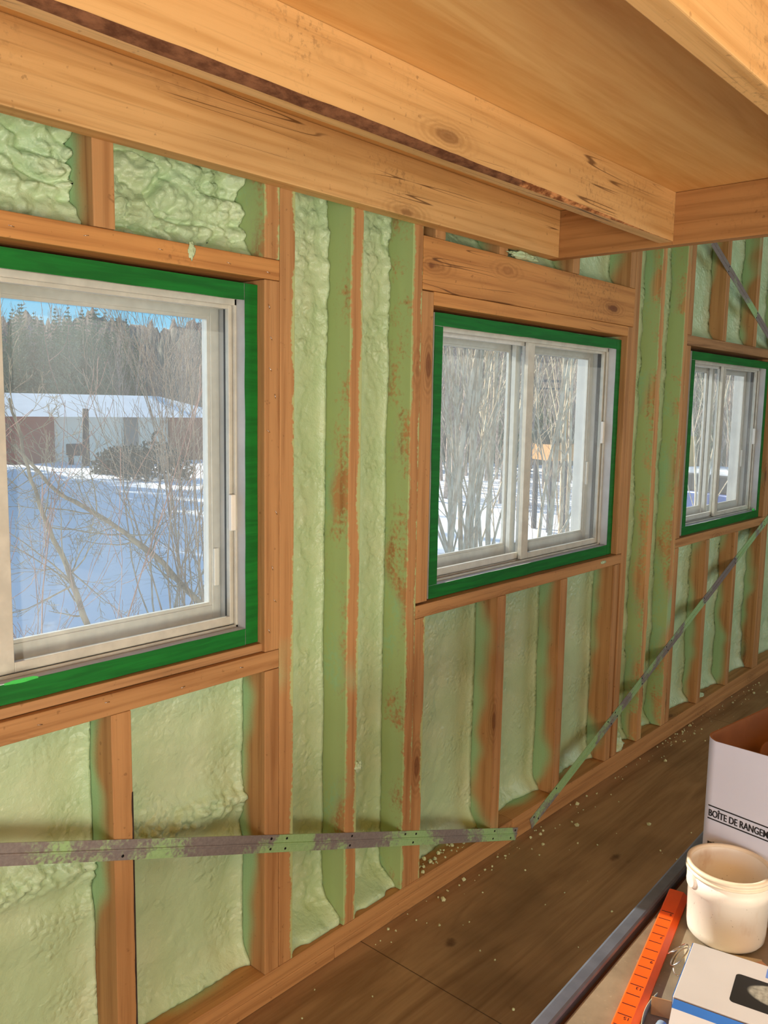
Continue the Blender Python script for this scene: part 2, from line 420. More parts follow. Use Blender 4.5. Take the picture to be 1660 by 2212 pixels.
# window on the left
lumber('header_plank', 0.0, 1.3150, 1.764, 1.809, M['header'], 'pine plank lying flat above the left window, with a pale foam smear', 'header')
lumber('rough_sill', 0.0, 1.3150, 0.858, 0.903, M['sillwood'], 'reddish pine sill plank under the left window', 'sill')
lumber('shim_strip', 0.1, 1.29, 0.9035, 0.9235, M['grey_header'], 'thin brown shim strip between sill and green tape of the left window', 'shim', y0=0.012)
lumber('cripple_stud', 0.868, 0.914, PT, 0.857, M['stud_low'], 'short stud under the left window with a dark crack between its right edge and the foam', 'stud', G_ST)
lumber('cripple_stud', 0.46, 0.506, PT, 0.857, M['stud_low'], 'short stud under the left window, hidden past the left edge', 'stud', G_ST)
lumber('cripple_stud', 0.857, 0.902, 1.810, STOP, M['stud'], 'short reddish stud between the two lumpy foam panels above the left window', 'stud', G_ST)
lumber('cripple_stud', 0.46, 0.505, 1.810, STOP, M['stud'], 'short stud above the left window, past the left edge', 'stud', G_ST)
lumber('jack_stud', 1.2705, 1.3150, PT, 0.857, M['stud_low'], 'stained short stud holding up the right end of the left window sill', 'stud', G_ST)
lumber('jack_stud', 1.2705, 1.3150, 0.904, 1.763, M['stud'], 'stapled stud beside the right edge of the left window', 'stud', G_ST)
lumber('cripple_stud', 1.2705, 1.3150, 1.810, STOP, M['stud_film2'], 'short stud above the right end of the left window header', 'stud', G_ST)
lumber('king_stud', 1.3160, 1.3620, PT, STOP, M['stud_film'], 'full-height knotty stud right of the left window', 'stud', G_ST)
lumber('king_stud', 0.0, 0.045, PT, STOP, M['stud'], 'full-height stud left of the left window, past the left edge', 'stud', G_ST)
# between
lumber('wall_stud', 1.5470, 1.5920, PT, STOP, M['stud_film2'], 'lone full-height stud between two tall green foam bays, first two windows', 'stud', G_ST)
# middle window
lumber('king_stud', 1.7850, 1.8265, PT, STOP, M['stud_film2'], 'full-height stud just left of the middle window', 'stud', G_ST)
lumber('jack_stud', 1.8275, 1.8725, PT, 0.884, M['stud_film'], 'short stud under the left end of the middle window sill', 'stud', G_ST)
lumber('jack_stud', 1.8275, 1.8780, 0.930, 1.800, M['stud'], 'stud beside the left edge of the middle window', 'stud', G_ST)
lumber('rough_sill', 1.8285, 3.1040, 0.885, 0.923, M['sillwood'], 'splintered pine sill plank under the middle window', 'sill')
lumber('header_plank', 1.8790, 3.0600, 1.765, 1.802, M['header'], 'narrow pine plank directly above the middle window tape', 'header')
lumber('header_beam', 1.8290, 3.1040, 1.803, 1.945, M['header'], 'wide knotty nail-marked header board above the middle window', 'header')
lumber('jack_stud', 3.0615, 3.1040, 0.924, 1.802, M['stud'], 'stud beside the right edge of the middle window', 'stud', G_ST)
lumber('jack_stud', 3.0450, 3.0890, PT, 0.884, M['stud_low'], 'short split stud under the right end of the middle window sill', 'stud', G_ST)
lumber('king_stud', 3.1050, 3.1500, PT, STOP, M['stud'], 'full-height stud just right of the middle window', 'stud', G_ST)
lumber('cripple_stud', 2.2440, 2.2910, PT, 0.884, M['stud_low'], 'left of two short studs under the middle window', 'stud', G_ST)
lumber('cripple_stud', 2.6400, 2.6860, PT, 0.884, M['stud_low'], 'right of two short studs under the middle window', 'stud', G_ST)
for x, l in ((1.8800, 'short stud above the left end of the wide header board'), (2.1900, 'short dark stud above the header, behind the foam blob'), (2.6300, 'short stud above the header, under the loft beam'), (3.0590, 'short stud above the right end of the wide header board')):
    lumber('cripple_stud', x, x+0.045, 1.946, STOP, M['stud'], l, 'stud', G_ST)
# between middle and right window
lumber('wall_stud', 3.3320, 3.3780, PT, STOP, M['stud_green'], 'full-height stud with green-sprayed sides between middle and right windows', 'stud', G_ST)
lumber('king_stud', 3.5760, 3.6200, PT, STOP, M['stud_green'], 'full-height stud just left of the right window', 'stud', G_ST)
# right window
lumber('jack_stud', 3.6210, 3.6640, PT, 0.884, M['stud_low'], 'short stud under the left end of the right window sill', 'stud', G_ST)
lumber('jack_stud', 3.6210, 3.6640, 0.926, 1.768, M['stud'], 'stud beside the left edge of the right window', 'stud', G_ST)
lumber('rough_sill', 3.6210, 4.8140, 0.885, 0.925, M['sillwood'], 'pine sill plank under the right window', 'sill')
lumber('header_plank', 3.6210, 4.8140, 1.769, 1.812, M['grey_header'], 'weathered grey-brown plank above the right window', 'header')
for x, l in ((3.9830, 'leftmost short stud under the right window'), (4.3640, 'second short stud under the right window'), ):
    lumber('cripple_stud', x, x+0.044, PT, 0.884, M['stud_low'], l, 'stud', G_ST)
for x, l in ((3.6210, 'short stud above the left end of the weathered plank'), (4.0230, 'short stud above the right window, left of the diagonal brace'), (4.4300, 'short stud above the right window, behind the diagonal brace')):
    lumber('cripple_stud', x, x+0.045, 1.813, STOP, M['stud_low'], l, 'stud', G_ST)
lumber('jack_stud', 4.7690, 4.8140, PT, 0.884, M['stud_low'], 'short stud under the right end of the right window sill', 'stud', G_ST)
lumber('jack_stud', 4.7690, 4.8140, 0.926, 1.768, M['stud'], 'stud beside the right edge of the right window', 'stud', G_ST)
lumber('king_stud', 4.8150, 4.8600, PT, STOP, M['stud'], 'farthest full-height stud, right of the right window', 'stud', G_ST)
lumber('wall_stud', 5.2600, 5.3050, PT, STOP, M['stud_green'], 'full-height stud past the right edge of the view', 'stud', G_ST)
lumber('wall_stud', 5.6600, 5.7050, PT, STOP, M['stud_green'], 'second full-height stud past the right edge of the view', 'stud', G_ST)

for o in list(COL.objects):                                    # dark strip painted as the shaded gap right of one short stud
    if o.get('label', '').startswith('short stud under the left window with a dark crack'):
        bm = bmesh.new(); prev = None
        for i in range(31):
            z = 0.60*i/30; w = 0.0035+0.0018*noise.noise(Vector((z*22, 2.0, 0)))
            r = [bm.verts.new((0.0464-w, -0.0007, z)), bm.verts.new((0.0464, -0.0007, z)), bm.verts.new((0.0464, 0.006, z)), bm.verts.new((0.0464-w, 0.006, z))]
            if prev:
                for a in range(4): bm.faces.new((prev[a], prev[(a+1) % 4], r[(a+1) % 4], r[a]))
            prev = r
        c = mesh_obj('bark_or_gap_edge', bm, gap_mat_dark(), o); c['label'] = 'dark strip for the shaded gap beside the stud'
# staples left in the timber round the left window
st0 = None
for o in list(COL.objects):
    lab = o.get('label', '')
    pos = []
    if lab.startswith('stapled stud'): pos = [(0.012, 0.80, 70), (0.018, 0.73, 55), (0.016, 0.66, 50), (0.030, 0.60, 80), (0.010, 0.52, 30), (0.034, 0.33, 60), (0.022, 0.20, 75), (0.030, 0.12, 40), (0.012, 0.05, 65)]
    elif lab.startswith('reddish pine sill'): pos = [(0.72, 0.022, 10), (0.86, 0.03, 5), (1.04, 0.018, -8), (1.2, 0.026, 12)]
    elif lab.startswith('pine plank lying flat'): pos = [(0.70, 0.020, 8), (0.84, 0.026, -10), (1.0, 0.024, 4), (1.17, 0.020, 15), (1.28, 0.014, 12)]
    for (x, z, a) in pos:
        if st0 is None:
            bm = bmesh.new(); add_tube(bm, [(-0.005, 0.003, 0), (-0.005, -0.0012, 0), (0.005, -0.0012, 0), (0.005, 0.003, 0)], 0.0006, 5)
            st0 = mesh_obj('staple', bm, M['bright_wire'], o); c = st0
        else:
            c = st0.copy(); COL.objects.link(c); c.parent = o
        c.location = (x, -0.0004, z); c.rotation_euler = (0, rad(a), 0)
# loft beams
lumber('ledger_beam', -2.0, 2.456, BEAM_Z, 2.113, M['beam'], 'orange pine ledger beam fixed along the wall above the windows', 'beam', y0=-0.045, y1=-0.0005, bow=0.0006)
lumber('rim_beam', RIM_X, RIM_X+0.042, BEAM_Z-0.001, 2.113, M['rim'], 'darker rim beam crossing at the far end of the loft joists', 'beam', y0=-3.5, y1=-0.0005)
lumber('loft_joist', -2.0, 2.456, 1.970, 2.113, M['beam'], 'nearest loft joist in the top right corner', 'joist', y0=-1.030, y1=-0.987, bow=0.0006)
# joist with a bark edge
def bark_mat():
    k = NT('bark_wane'); v = k.coord((30, 60, 60))
    n = k.noise(v, 1.0, 5, 0.65)
    xyz = k.n('ShaderNodeSeparateXYZ'); tc = k.n('ShaderNodeTexCoord'); k.l(tc.outputs['Object'], xyz.inputs[0])
    torn = k.smooth(k.math('ADD', xyz.outputs[0], k.math('MULTIPLY', n, 0.05)), 1.67, 1.69)
    c = k.mix(torn, k.mix(k.smooth(n, 0.3, 0.7), rgb(86, 52, 32), rgb(132, 88, 60)), k.mix(k.smooth(n, 0.38, 0.62), rgb(116, 68, 36), rgb(206, 142, 90)))
    k.bsdf(c, 0.85, 0, 0.2, k.bump(n, 0.7, 0.004))
    return k.m
root = empty('loft_joist', (0, -0.422, 1.975))
tag(root, 'loft joist with a dark bark strip along its lower edge', 'joist')
bm = bmesh.new(); bb = bmesh.new()
NX = 150; prev = None; pb = None
for i in range(NX+1):
    x = -2.0+4.456*i/NX
    t = 1.0 if x < 1.4 else max(0.0, (2.30-x)/0.9)
    cz = (0.0125+0.004*fbm(x*3, 0.3, 0))*t+0.0008
    cy = (0.014+0.006*fbm(x*2.2, 5.3, 0))*t+0.0008
    ring = [(x, 0, 0.138), (x, 0, cz), (x, cy, 0), (x, 0.042, 0), (x, 0.042, 0.138)]
    r = [bm.verts.new(p) for p in ring]
    q = []
    for j in range(6):
        f = j/5
        q.append(bb.verts.new((x, cy*f-0.0006-0.001*math.sin(math.pi*f)*t+0.0012*t*fbm(x*40, f*4, 2), cz*(1-f)-0.0006-0.001*math.sin(math.pi*f)*t)))
    if prev:
        for a in range(5):
            b = (a+1) % 5
            bm.faces.new((prev[a], r[a], r[b], prev[b]))
        for a in range(5): bb.faces.new((pb[a], q[a], q[a+1], pb[a+1]))
    prev, pb = r, q
    if i in (0, NX): bm.faces.new(r if i else r[::-1])
mesh_obj('timber', bm, M['beam'], root)
o = mesh_obj('bark_or_gap_edge', bb, bark_mat(), root, smooth=True); o['label'] = 'dark brown bark edge'

# ------------------------------------------------------------------ spray foam in the bays
def blob(x, z, s, seed):
    d = noise.voronoi(Vector((x*s, z*s, seed)))[0]
    return max(0.0, 1-(d[0]/0.62)**2), d[1]-d[0]
def foam(x0, x1, z0, z1, style, label, step=0.008, base=0.098):
    x0 += 0.0008; x1 -= 0.0008
    nx = max(8, int((x1-x0)/step)); nz = max(8, int((z1-z0)/step))
    sd = (x0*13.7+z0*5.1) % 50
    bm = bmesh.new(); grid = []
    for j in range(nz+1):
        z = z0+(z1-z0)*j/nz; row = []
        for i in range(nx+1):
            x = x0+(x1-x0)*i/nx; u = (x-x0)/(x1-x0)
            de = min(x-x0, x1-x); db = z-z0; dt = z1-z
            h = 0.014*math.exp(-de/0.014)+0.03*math.exp(-(db/0.035)**2)+0.012*math.exp(-dt/0.02)
            h += 0.006*noise.noise(Vector((x*7, z*5, sd)))
            if style == 'lumpy':
                wx = x+0.02*noise.noise(Vector((x*14, z*14, sd+3))); wz = z+0.02*noise.noise(Vector((x*14, z*14, sd+8)))
                b1, g1 = blob(wx, wz*1.5, 19, sd); b2, g2 = blob(wx, wz*1.3, 48, sd+4)
                h += 0.020*noise.noise(Vector((x*8, z*24, sd+1)))+0.015*math.sqrt(b1)+0.007*math.sqrt(b2)+0.004*fbm(x*40, z*40, sd)-0.022*max(0.0, 0.16-abs(noise.noise(Vector((x*6, z*17, sd+7)))))/0.16
                h -= 0.004
            elif style == 'tall':
                up = max(0.0, min(1.0, (z-1.45)/0.45))
                band = math.exp(-((u-0.66-0.05*math.sin(z*3+sd))/0.17)**2)
                b2, g2 = blob(x, z, 62, sd)
                h += 0.006*band*fbm(x*30, z*22, sd)+0.003*band*math.sqrt(b2)+0.0012*fbm(x*70, z*55, sd)
                wx = x+0.02*noise.noise(Vector((x*12, z*12, sd+3)))
                b1, g1 = blob(wx, z, 26, sd+2)
                h += up*(0.009*math.sqrt(b1)+0.007*fbm(x*26, z*20, sd+6))
                low = math.exp(-((z-0.2)/0.12)**2)
                h += 0.062*math.exp(-(db/(0.045+0.02*noise.noise(Vector((x*9, 1.0, sd)))))**2)*(0.8+0.5*noise.noise(Vector((x*12, z*12, sd+4))))
                h += low*(0.007*fbm(x*34, z*34, sd+2)+0.012*noise.noise(Vector((x*11, z*9, sd+5))))
            elif style == 'smooth':
                m = 0.4+0.6*max(0, noise.noise(Vector((x*3, z*3, sd+9)))+0.3)
                b2, g2 = blob(x+z*0.3, z, 55, sd)
                h += m*(0.0022*math.sqrt(b2)+0.003*fbm(x*22, z*26, sd))+0.007*noise.noise(Vector((x*4+z*2, z*9, sd+2)))
                ln = 0.02*noise.noise(Vector((x*5, 0.2, sd)))
                q = (z-0.52-ln)/0.035
                h += 0.016*math.exp(-q*q)*(0.7+0.9*math.sqrt(b2)) - 0.010*math.exp(-((z-0.455-ln)/0.03)**2)
            elif style == 'far':
                band = math.exp(-((u-0.5-0.12*noise.noise(Vector((0, z*4, sd))))/0.16)**2)
                b2, g2 = blob(x, z, 40, sd)
                h += band*(0.005*fbm(x*32, z*18, sd)+0.003*math.sqrt(b2)) - 0.010*math.exp(-((u-0.56)/0.2)**2)+0.001*fbm(x*60, z*60, sd)
            elif style == 'rough':
                w = 0.018*noise.noise(Vector((x*10, z*7, sd)))
                h += 0.010*noise.noise(Vector((x*8+w*30, z*10, sd+1)))+0.004*fbm(x*28, z*24, sd)+0.016*max(0.0, u-0.55+4*w)*2
            row.append(bm.verts.new((x-x0, max(0.012, base-h)-0.0, z-z0)))
        grid.append(row)
    for j in range(nz):
        for i in range(nx):
            f = bm.faces.new((grid[j][i], grid[j][i+1], grid[j+1][i+1], grid[j+1][i])); f.smooth = True
    # back and rim so that the panel is solid
    yb = 0.14
    back = {}
    border = [(0, i) for i in range(nx+1)]+[(j, nx) for j in range(1, nz+1)]+[(nz, i) for i in range(nx-1, -1, -1)]+[(j, 0) for j in range(nz-1, 0, -1)]
    bv = [bm.verts.new((grid[j][i].co.x, yb, grid[j][i].co.z)) for j, i in border]
    nb = len(border)
    for a in range(nb):
        b = (a+1) % nb
        bm.faces.new((grid[border[a][0]][border[a][1]], bv[a], bv[b], grid[border[b][0]][border[b][1]]))
    bm.faces.new(bv)
    o = mesh_obj('foam_insulation', bm, M['foam'], loc=(x0, 0, z0))
    return tag(o, label, 'insulation', 'spray foam panels between the studs')
FT = 2.6
foam(0.5065, 0.8675, PT, 0.857, 'smooth', 'green foam panel under the left window, at the left edge', 0.005)
foam(0.9145, 1.2700, PT, 0.857, 'smooth', 'green foam panel under the left window, beside its right corner', 0.005)
foam(0.5055, 0.8565, 1.810, 2.3, 'lumpy', 'lumpy green foam panel above the left window, at the left edge', 0.004)
foam(0.9025, 1.2700, 1.810, 2.3, 'lumpy', 'lumpy green foam panel above the right half of the left window', 0.004)
foam(1.3625, 1.5465, PT, 2.3, 'tall', 'tall narrow green foam panel right of the left window', 0.005)
foam(1.5925, 1.7845, PT, 2.3, 'tall', 'tall narrow green foam panel left of the middle window', 0.005)
foam(1.8735, 2.2435, PT, 0.884, 'far', 'leftmost foam panel under the middle window')
foam(2.2915, 2.6395, PT, 0.884, 'far', 'centre foam panel under the middle window')
foam(2.6865, 3.0445, PT, 0.884, 'far', 'rightmost foam panel under the middle window, behind the brace')
foam(1.9255, 2.1895, 1.946, FT, 'far', 'shadowed foam strip above the wide header board, left part', 0.012)
foam(2.2355, 2.6295, 1.946, FT, 'far', 'foam panel above the header, hidden by the ledger beam', 0.012)
foam(2.6755, 3.0585, 1.946, FT, 'far', 'bluish-green foam patch under the rim beam above the header', 0.010)
foam(3.1505, 3.3315, PT, FT, 'rough', 'tall green foam panel right of the middle window', 0.009)
foam(3.3785, 3.5755, PT, FT, 'rough', 'tall green foam panel left of the right window', 0.009)
foam(3.6645, 3.9825, PT, 0.884, 'rough', 'leftmost foam panel under the right window', 0.009)
foam(4.0275, 4.3635, PT, 0.884, 'rough', 'middle foam panel under the right window', 0.009)
foam(4.4085, 4.7685, PT, 0.884, 'rough', 'rightmost foam panel under the right window', 0.009)
foam(3.6665, 4.0225, 1.813, FT, 'rough', 'foam panel above the right window, left of the brace', 0.010)
foam(4.0685, 4.4295, 1.813, FT, 'rough', 'foam panel above the right window, crossed by the brace', 0.010)
foam(4.4755, 4.8145, 1.813, FT, 'rough', 'foam panel above the right window, at the far right', 0.010)
foam(4.8605, 5.2595, PT, FT, 'rough', 'foam panel beyond the right window, at the right edge', 0.014)
foam(5.3055, 5.6595, PT, FT, 'rough', 'foam panel past the right edge of the view', 0.02)

def foam_blob(loc, size, label, seed):
    bm = bmesh.new(); bmesh.ops.create_icosphere(bm, subdivisions=4, radius=1.0)
    for v in bm.verts:
        n = 1+0.45*fbm(v.co.x*1.7+seed, v.co.y*1.7, v.co.z*1.7)+0.12*fbm(v.co.x*6+seed, v.co.y*6, v.co.z*6)
        v.co = Vector((v.co.x*size[0]*n, v.co.y*size[1]*n, v.co.z*size[2]*n))
    o = mesh_obj('foam_blob', bm, M['foam'], loc=loc, smooth=True)
    return tag(o, label, 'foam')
foam_blob((2.30, -0.012, 1.954), (0.085, 0.012, 0.010), 'curled foam blob squeezed out between ledger beam end and header board', 3)
foam_blob((1.075, -0.001, 1.797), (0.008, 0.0015, 0.016), 'pale foam smear on the plank above the left window', 8)
foam_blob((1.597, 0.0, 0.52), (0.012, 0.006, 0.014), 'foam chunk stuck to the lone stud between the tall bays', 5)
foam_blob((3.20, 0.035, 0.095), (0.035, 0.03, 0.05), 'yellowish foam lump at the foot of the bay by the brace', 11)
foam_blob((4.09, 0.05, 0.087), (0.05, 0.035, 0.014), 'spread of foam on the plate under the right window', 14)
foam_blob((2.95, -0.001, 0.908), (0.022, 0.002, 0.006), 'foam smear near the right end of the middle sill', 17)

# ------------------------------------------------------------------ windows
def ring(bm, x0, x1, z0, z1, wl, wr, wb, wt, y0, y1, bev=0.0012):
    add_box(bm, x0, x0+wl, y0, y1, z0, z1, bev); add_box(bm, x1-wr, x1, y0, y1, z0, z1, bev)
    add_box(bm, x0+wl, x1-wr, y0, y1, z0, z0+wb, bev); add_box(bm, x0+wl, x1-wr, y0, y1, z1-wt, z1, bev)
def sash(parent, name, x0, x1, z0, z1, wl, wr, wb, wt, y0, y1, mat, bead=True):
    bm = bmesh.new(); ring(bm, x0, x1, z0, z1, wl, wr, wb, wt, y0, y1)
    if bead:
        ring(bm, x0+wl-0.001, x1-wr+0.001, z0+wb-0.001, z1-wt+0.001, 0.008, 0.008, 0.008, 0.008, y0+0.004, y1-0.002, 0.0008)
    s = mesh_obj(name, bm, mat, parent)
    bm = bmesh.new(); ym = (y0+y1)/2; add_box(bm, x0+wl-0.002, x1-wr+0.002, ym-0.0012, ym+0.0012, z0+wb-0.002, z1-wt+0.002)
    mesh_obj('glass_pane', bm, M['glass'], s)
    return s
def window(n, xa, xb):
    t = empty('window_%d' % n, (0, 0, 0)); struct(t)
    a, b, c, d = xa+0.036, xb-0.033, WZ0+0.037, WZ1-0.033
    bm = bmesh.new(); ring(bm, xa, xb, WZ0, WZ1, 0.036, 0.033, 0.037, 0.033, 0.0265, 0.19, 0.0015)
    mesh_obj('jamb', bm, M['jamb'], t)
    # inner tracks
    bm = bmesh.new()
    add_box(bm, a, b, 0.058, 0.066, d-0.014, d, 0.0008); add_box(bm, a, b, 0.083, 0.087, d-0.012, d, 0.0008); add_box(bm, a, b, 0.102, 0.108, d-0.02, d, 0.0008)
    add_box(bm, a, b, 0.058, 0.064, c, c+0.006, 0.0008); add_box(bm, a, b, 0.083, 0.087, c, c+0.006, 0.0008); add_box(bm, a, b, 0.104, 0.118, c, c+0.014, 0.0008)
    add_box(bm, a, b, 0.141, 0.145, d-0.012, d, 0.0008); add_box(bm, a, b, 0.141, 0.145, c, c+0.01, 0.0008)
    add_box(bm, b-0.006, b, 0.058, 0.066, c, d, 0.0008)
    mesh_obj('track', bm, M['cream'], t)
    bm = bmesh.new(); add_box(bm, b-0.004, b-0.0002, 0.0885, 0.1015, c, d); add_box(bm, a+0.0002, a+0.004, 0.0675, 0.0825, c, d)
    mesh_obj('seal_strip', bm, M['track'], t)
    mid = {1: 0.690, 2: 2.499, 3: 4.262}[n]
    s = sash(t, 'inner_sash', mid-0.022, b-0.001, c+0.006, d-0.004, 0.040, 0.014, 0.020, 0.018, 0.068, 0.081, M['cream'], False)
    bm = bmesh.new(); z = 1.235 if n == 1 else (1.40 if n == 2 else 1.36)
    add_box(bm, b-0.019, b-0.005, 0.056, 0.0675, z-0.042, z+0.042, 0.002); mesh_obj('latch', bm, M['latch'], s)
    s = sash(t, 'inner_sash', a+0.001, mid+0.020, c+0.006, d-0.004, 0.016, 0.030, 0.022, 0.02, 0.089, 0.101, M['white_paint'], False)
    s = sash(t, 'outer_sash', mid-0.015, b-0.001, c+0.010, d-0.006, 0.030, 0.024, 0.036, 0.030, 0.122, 0.138, M['white_paint'])
    bm = bmesh.new(); z = 1.10 if n == 1 else 1.24
    add_box(bm, b-0.024, b-0.010, 0.114, 0.1215, z-0.045, z+0.045, 0.002); mesh_obj('latch', bm, M['latch'], s)
    s = sash(t, 'outer_sash', a+0.001, mid+0.025, c+0.010, d-0.006, 0.026, 0.030, 0.036, 0.030, 0.148, 0.164, M['white_paint'])
    return t
def tape(x0, x1, z0, z1, label, seed, sag=0.0):
    L = max(x1-x0, z1-z0); n = max(12, int(L/0.02)); bm = bmesh.new(); horiz = (x1-x0) > (z1-z0)
    rows = []
    for i in range(n+1):
        f = i/n; w0 = 0.0015*noise.noise(Vector((f*L*9, seed, 0))); w1 = 0.0012*noise.noise(Vector((f*L*9, seed, 4)))
        yy = 0.0245+0.0007*noise.noise(Vector((f*L*14, seed, 9)))
        s = sag*math.sin(math.pi*f)
        row = []
        for (p, y) in ((0, yy+0.0012), (0, yy), (1, yy), (1, yy+0.0012)):
            if horiz: row.append(bm.verts.new((x0+(x1-x0)*f, y, (z0+w0 if p == 0 else z1+w1)-s)))
            else: row.append(bm.verts.new(((x0+w0) if p == 0 else x1+w1, y, z0+(z1-z0)*f)))
        rows.append(row)
    for i in range(n):
        for j in range(4):
            k = (j+1) % 4
            bm.faces.new((rows[i][j], rows[i+1][j], rows[i+1][k], rows[i][k]))
    bm.faces.new(rows[0]); bm.faces.new(rows[-1][::-1])
    o = mesh_obj('masking_tape', bm, M['tape'])
    return tag(o, label, 'tape', 'green tape strips round the windows')
WN = ['left', 'middle', 'right']
for i, (xa, xb) in enumerate(WIN):
    window(i+1, xa, xb)
    w = WN[i]
    tape(xa+0.0005, xb-0.038, WZ1-0.037, WZ1-0.0005, 'green tape strip along the top of the %s window' % w, i*4+1)
    tape(xa+0.0005, xb-0.038, WZ0+0.0005, WZ0+0.039, 'green tape strip along the bottom of the %s window' % w, i*4+2)
    tape(xb-0.036, xb-0.0005, WZ0+0.001, WZ1-0.0005, 'green tape strip down the right side of the %s window' % w, i*4+3)
    tape(xa+0.0005, xa+0.038, WZ0+0.04, WZ1-0.038, 'green tape strip down the left side of the %s window' % w, i*4+4)

for loc, sz, l in (((0.70, 0.0222, 0.9655), (0.032, 0.0008, 0.004), 'bright green bit painted as the sunlit tape edge at the foot of the left window meeting rail'), ((4.70, 0.030, 0.968), (0.016, 0.004, 0.008), 'light green tape bit at the bottom right corner of the right window')):
    bm = bmesh.new(); bmesh.ops.create_icosphere(bm, subdivisions=3, radius=1.0)
    for v in bm.verts: v.co = Vector((v.co.x*sz[0], v.co.y*sz[1], v.co.z*sz[2]))*(1+0.25*fbm(v.co.x*3, v.co.y*3, v.co.z*3))
    tag(mesh_obj('bright_tape_bit', bm, M['tape_sunlit'], loc=loc), l, 'tape')  # left bit paints the sunlit tape edge as a shape of its own

# ------------------------------------------------------------------ metal braces across the studs
def brace(x0, z0, x1, z1, label, screws):
    L = math.hypot(x1-x0, z1-z0); ang = math.atan2(z1-z0, x1-x0)
    bm = bmesh.new(); n = 40; prev = None
    prof = [(-0.0215, -0.0005), (-0.0215, -0.0022), (-0.0030, -0.0030), (-0.0018, -0.0052), (0.0018, -0.0052), (0.0026, -0.0024), (0.0215, -0.0026), (0.0215, -0.0005)]
    for i in range(n+1):
        x = L*i/n; wob = 0.0007*noise.noise(Vector((x*5, x0, 0)))
        r = [bm.verts.new((x, y-abs(wob), h)) for h, y in prof]
        if prev:
            for a in range(len(prof)):
                b = (a+1) % len(prof); bm.faces.new((prev[a], prev[b], r[b], r[a]))
        prev = r
        if i == 0: bm.faces.new(r)
        if i == n: bm.faces.new(r[::-1])
    root = mesh_obj('metal_brace', bm, M['steel'], loc=(x0, 0, z0)); root.rotation_euler = (0, -ang, 0)
    tag(root, label, 'brace')
    first = None
    for q, (sx, side) in enumerate(screws):
        xl = (sx-x0)/math.cos(ang)
        if first is None:
            sb = bmesh.new(); bmesh.ops.create_cone(sb, cap_ends=True, segments=12, radius1=0.0038, radius2=0.0026, depth=0.0016, matrix=Matrix.Rotation(rad(90), 4, 'X'))
            s = mesh_obj('screw', sb, M['screw'], root); first = s
        else:
            s = first.copy(); link(s, root)
        s.location = (xl, -0.0032, 0.0125*side)
    return root
brace(-0.30, 0.991, 2.405, 0.019, 'oversprayed metal strap sloping down across the left studs to the plate', [(0.89, -1), (1.285, 1), (1.335, 1), (1.29, -1), (1.338, -1), (1.57, 1), (1.57, -1), (1.795, 1), (1.845, 1), (1.84, -1), (2.262, 1), (2.262, -1), (2.39, 1), (2.37, -1)])
brace(2.497, 0.020, 5.20, 1.045, 'diagonal metal strap rising from the plate towards the far right window', [(2.52, 1), (2.54, -1), (2.67, 1), (3.06, 1), (3.08, -1), (3.12, 1), (3.13, -1), (3.355, 1), (3.35, -1), (3.59, 1), (3.60, -1), (3.64, 1), (4.0, 1), (4.0, -1), (4.38, 1), (4.38, -1), (4.79, 1), (4.79, -1)])
brace(3.42, 2.398, 5.30, 1.610, 'diagonal metal strap falling across the upper right foam bays', [(3.60, 1), (3.64, -1), (4.04, 1), (4.04, -1), (4.45, 1), (4.45, -1), (4.84, 1)])

# foam crumbs swept along the plate
rng = random.Random(4)
bm = bmesh.new()
for i in range(230):
    if i < 110: x = rng.uniform(1.6, 4.8); y = -abs(rng.gauss(0, 0.05))-0.006; z = 0.0
    elif i < 160: x = rng.uniform(1.885, 2.2); y = rng.uniform(0.01, 0.06); z = PT
    elif i < 185: x = rng.gauss(3.75, 0.12); y = -abs(rng.gauss(0, 0.03))-0.006; z = 0.0
    else: x = rng.uniform(1.2, 3.0); y = -rng.uniform(0.02, 0.8); z = 0.0
    s = rng.uniform(0.0012, 0.004) if rng.random() < 0.85 else rng.uniform(0.004, 0.008)
    r = bmesh.ops.create_icosphere(bm, subdivisions=1, radius=s, matrix=Matrix.Translation((x, y, z+s*0.55)))
    for v in r['verts']: v.co += Vector((rng.uniform(-1, 1), rng.uniform(-1, 1), rng.uniform(-0.4, 0.4)))*s*0.35
tag(mesh_obj('foam_crumbs', bm, plain('foam_crumb', rgb(206, 210, 160), 0.7)), 'scattered pale foam crumbs on the floor and bottom plate', 'crumbs', kind='stuff')

# ------------------------------------------------------------------ workbench and what lies on it
BZ = 0.60
th = rad(2.95)
bench = empty('workbench', (1.009, -0.918, 0.0), th)
tag(bench, 'grey low workbench with a blue-grey metal rail along its edge', 'workbench')
def bench_top_mat():
    k = NT('dusty_bench_top')
    n = k.noise(k.coord((9, 9, 9)), 1.0, 5, 0.6); n2 = k.noise(k.coord((140, 140, 140)), 1.0, 3)
    c = k.mix(k.smooth(n, 0.3, 0.7), rgb(120, 108, 90), rgb(158, 142, 120))
    c = k.mix(k.math('MULTIPLY', k.smooth(n2, 0.62, 0.75), 0.5), c, rgb(190, 176, 150))
    k.bsdf(c, 0.45, 0.2, 0.4, k.bump(n2, 0.08, 0.002)); return k.m
bm = bmesh.new(); add_box(bm, -0.5, 1.25, -0.95, -0.034, 0.57, BZ, 0.002); mesh_obj('table_top', bm, bench_top_mat(), bench)
bm = bmesh.new(); add_box(bm, -0.5, 1.25, -0.026, 0.0, 0.572, BZ+0.008, 0.005)
mesh_obj('edge_rail', bm, plain('blue_grey_rail', rgb(132, 138, 156), 0.35, 0.55, 0.5, 0.12, 18), bench)
bm = bmesh.new(); add_box(bm, -0.5, 1.25, -0.034, -0.026, 0.575, 0.592); mesh_obj('rail_gap', bm, plain('brown_gap', rgb(88, 52, 36), 0.8), bench)  # dark brown strip between rail and table top
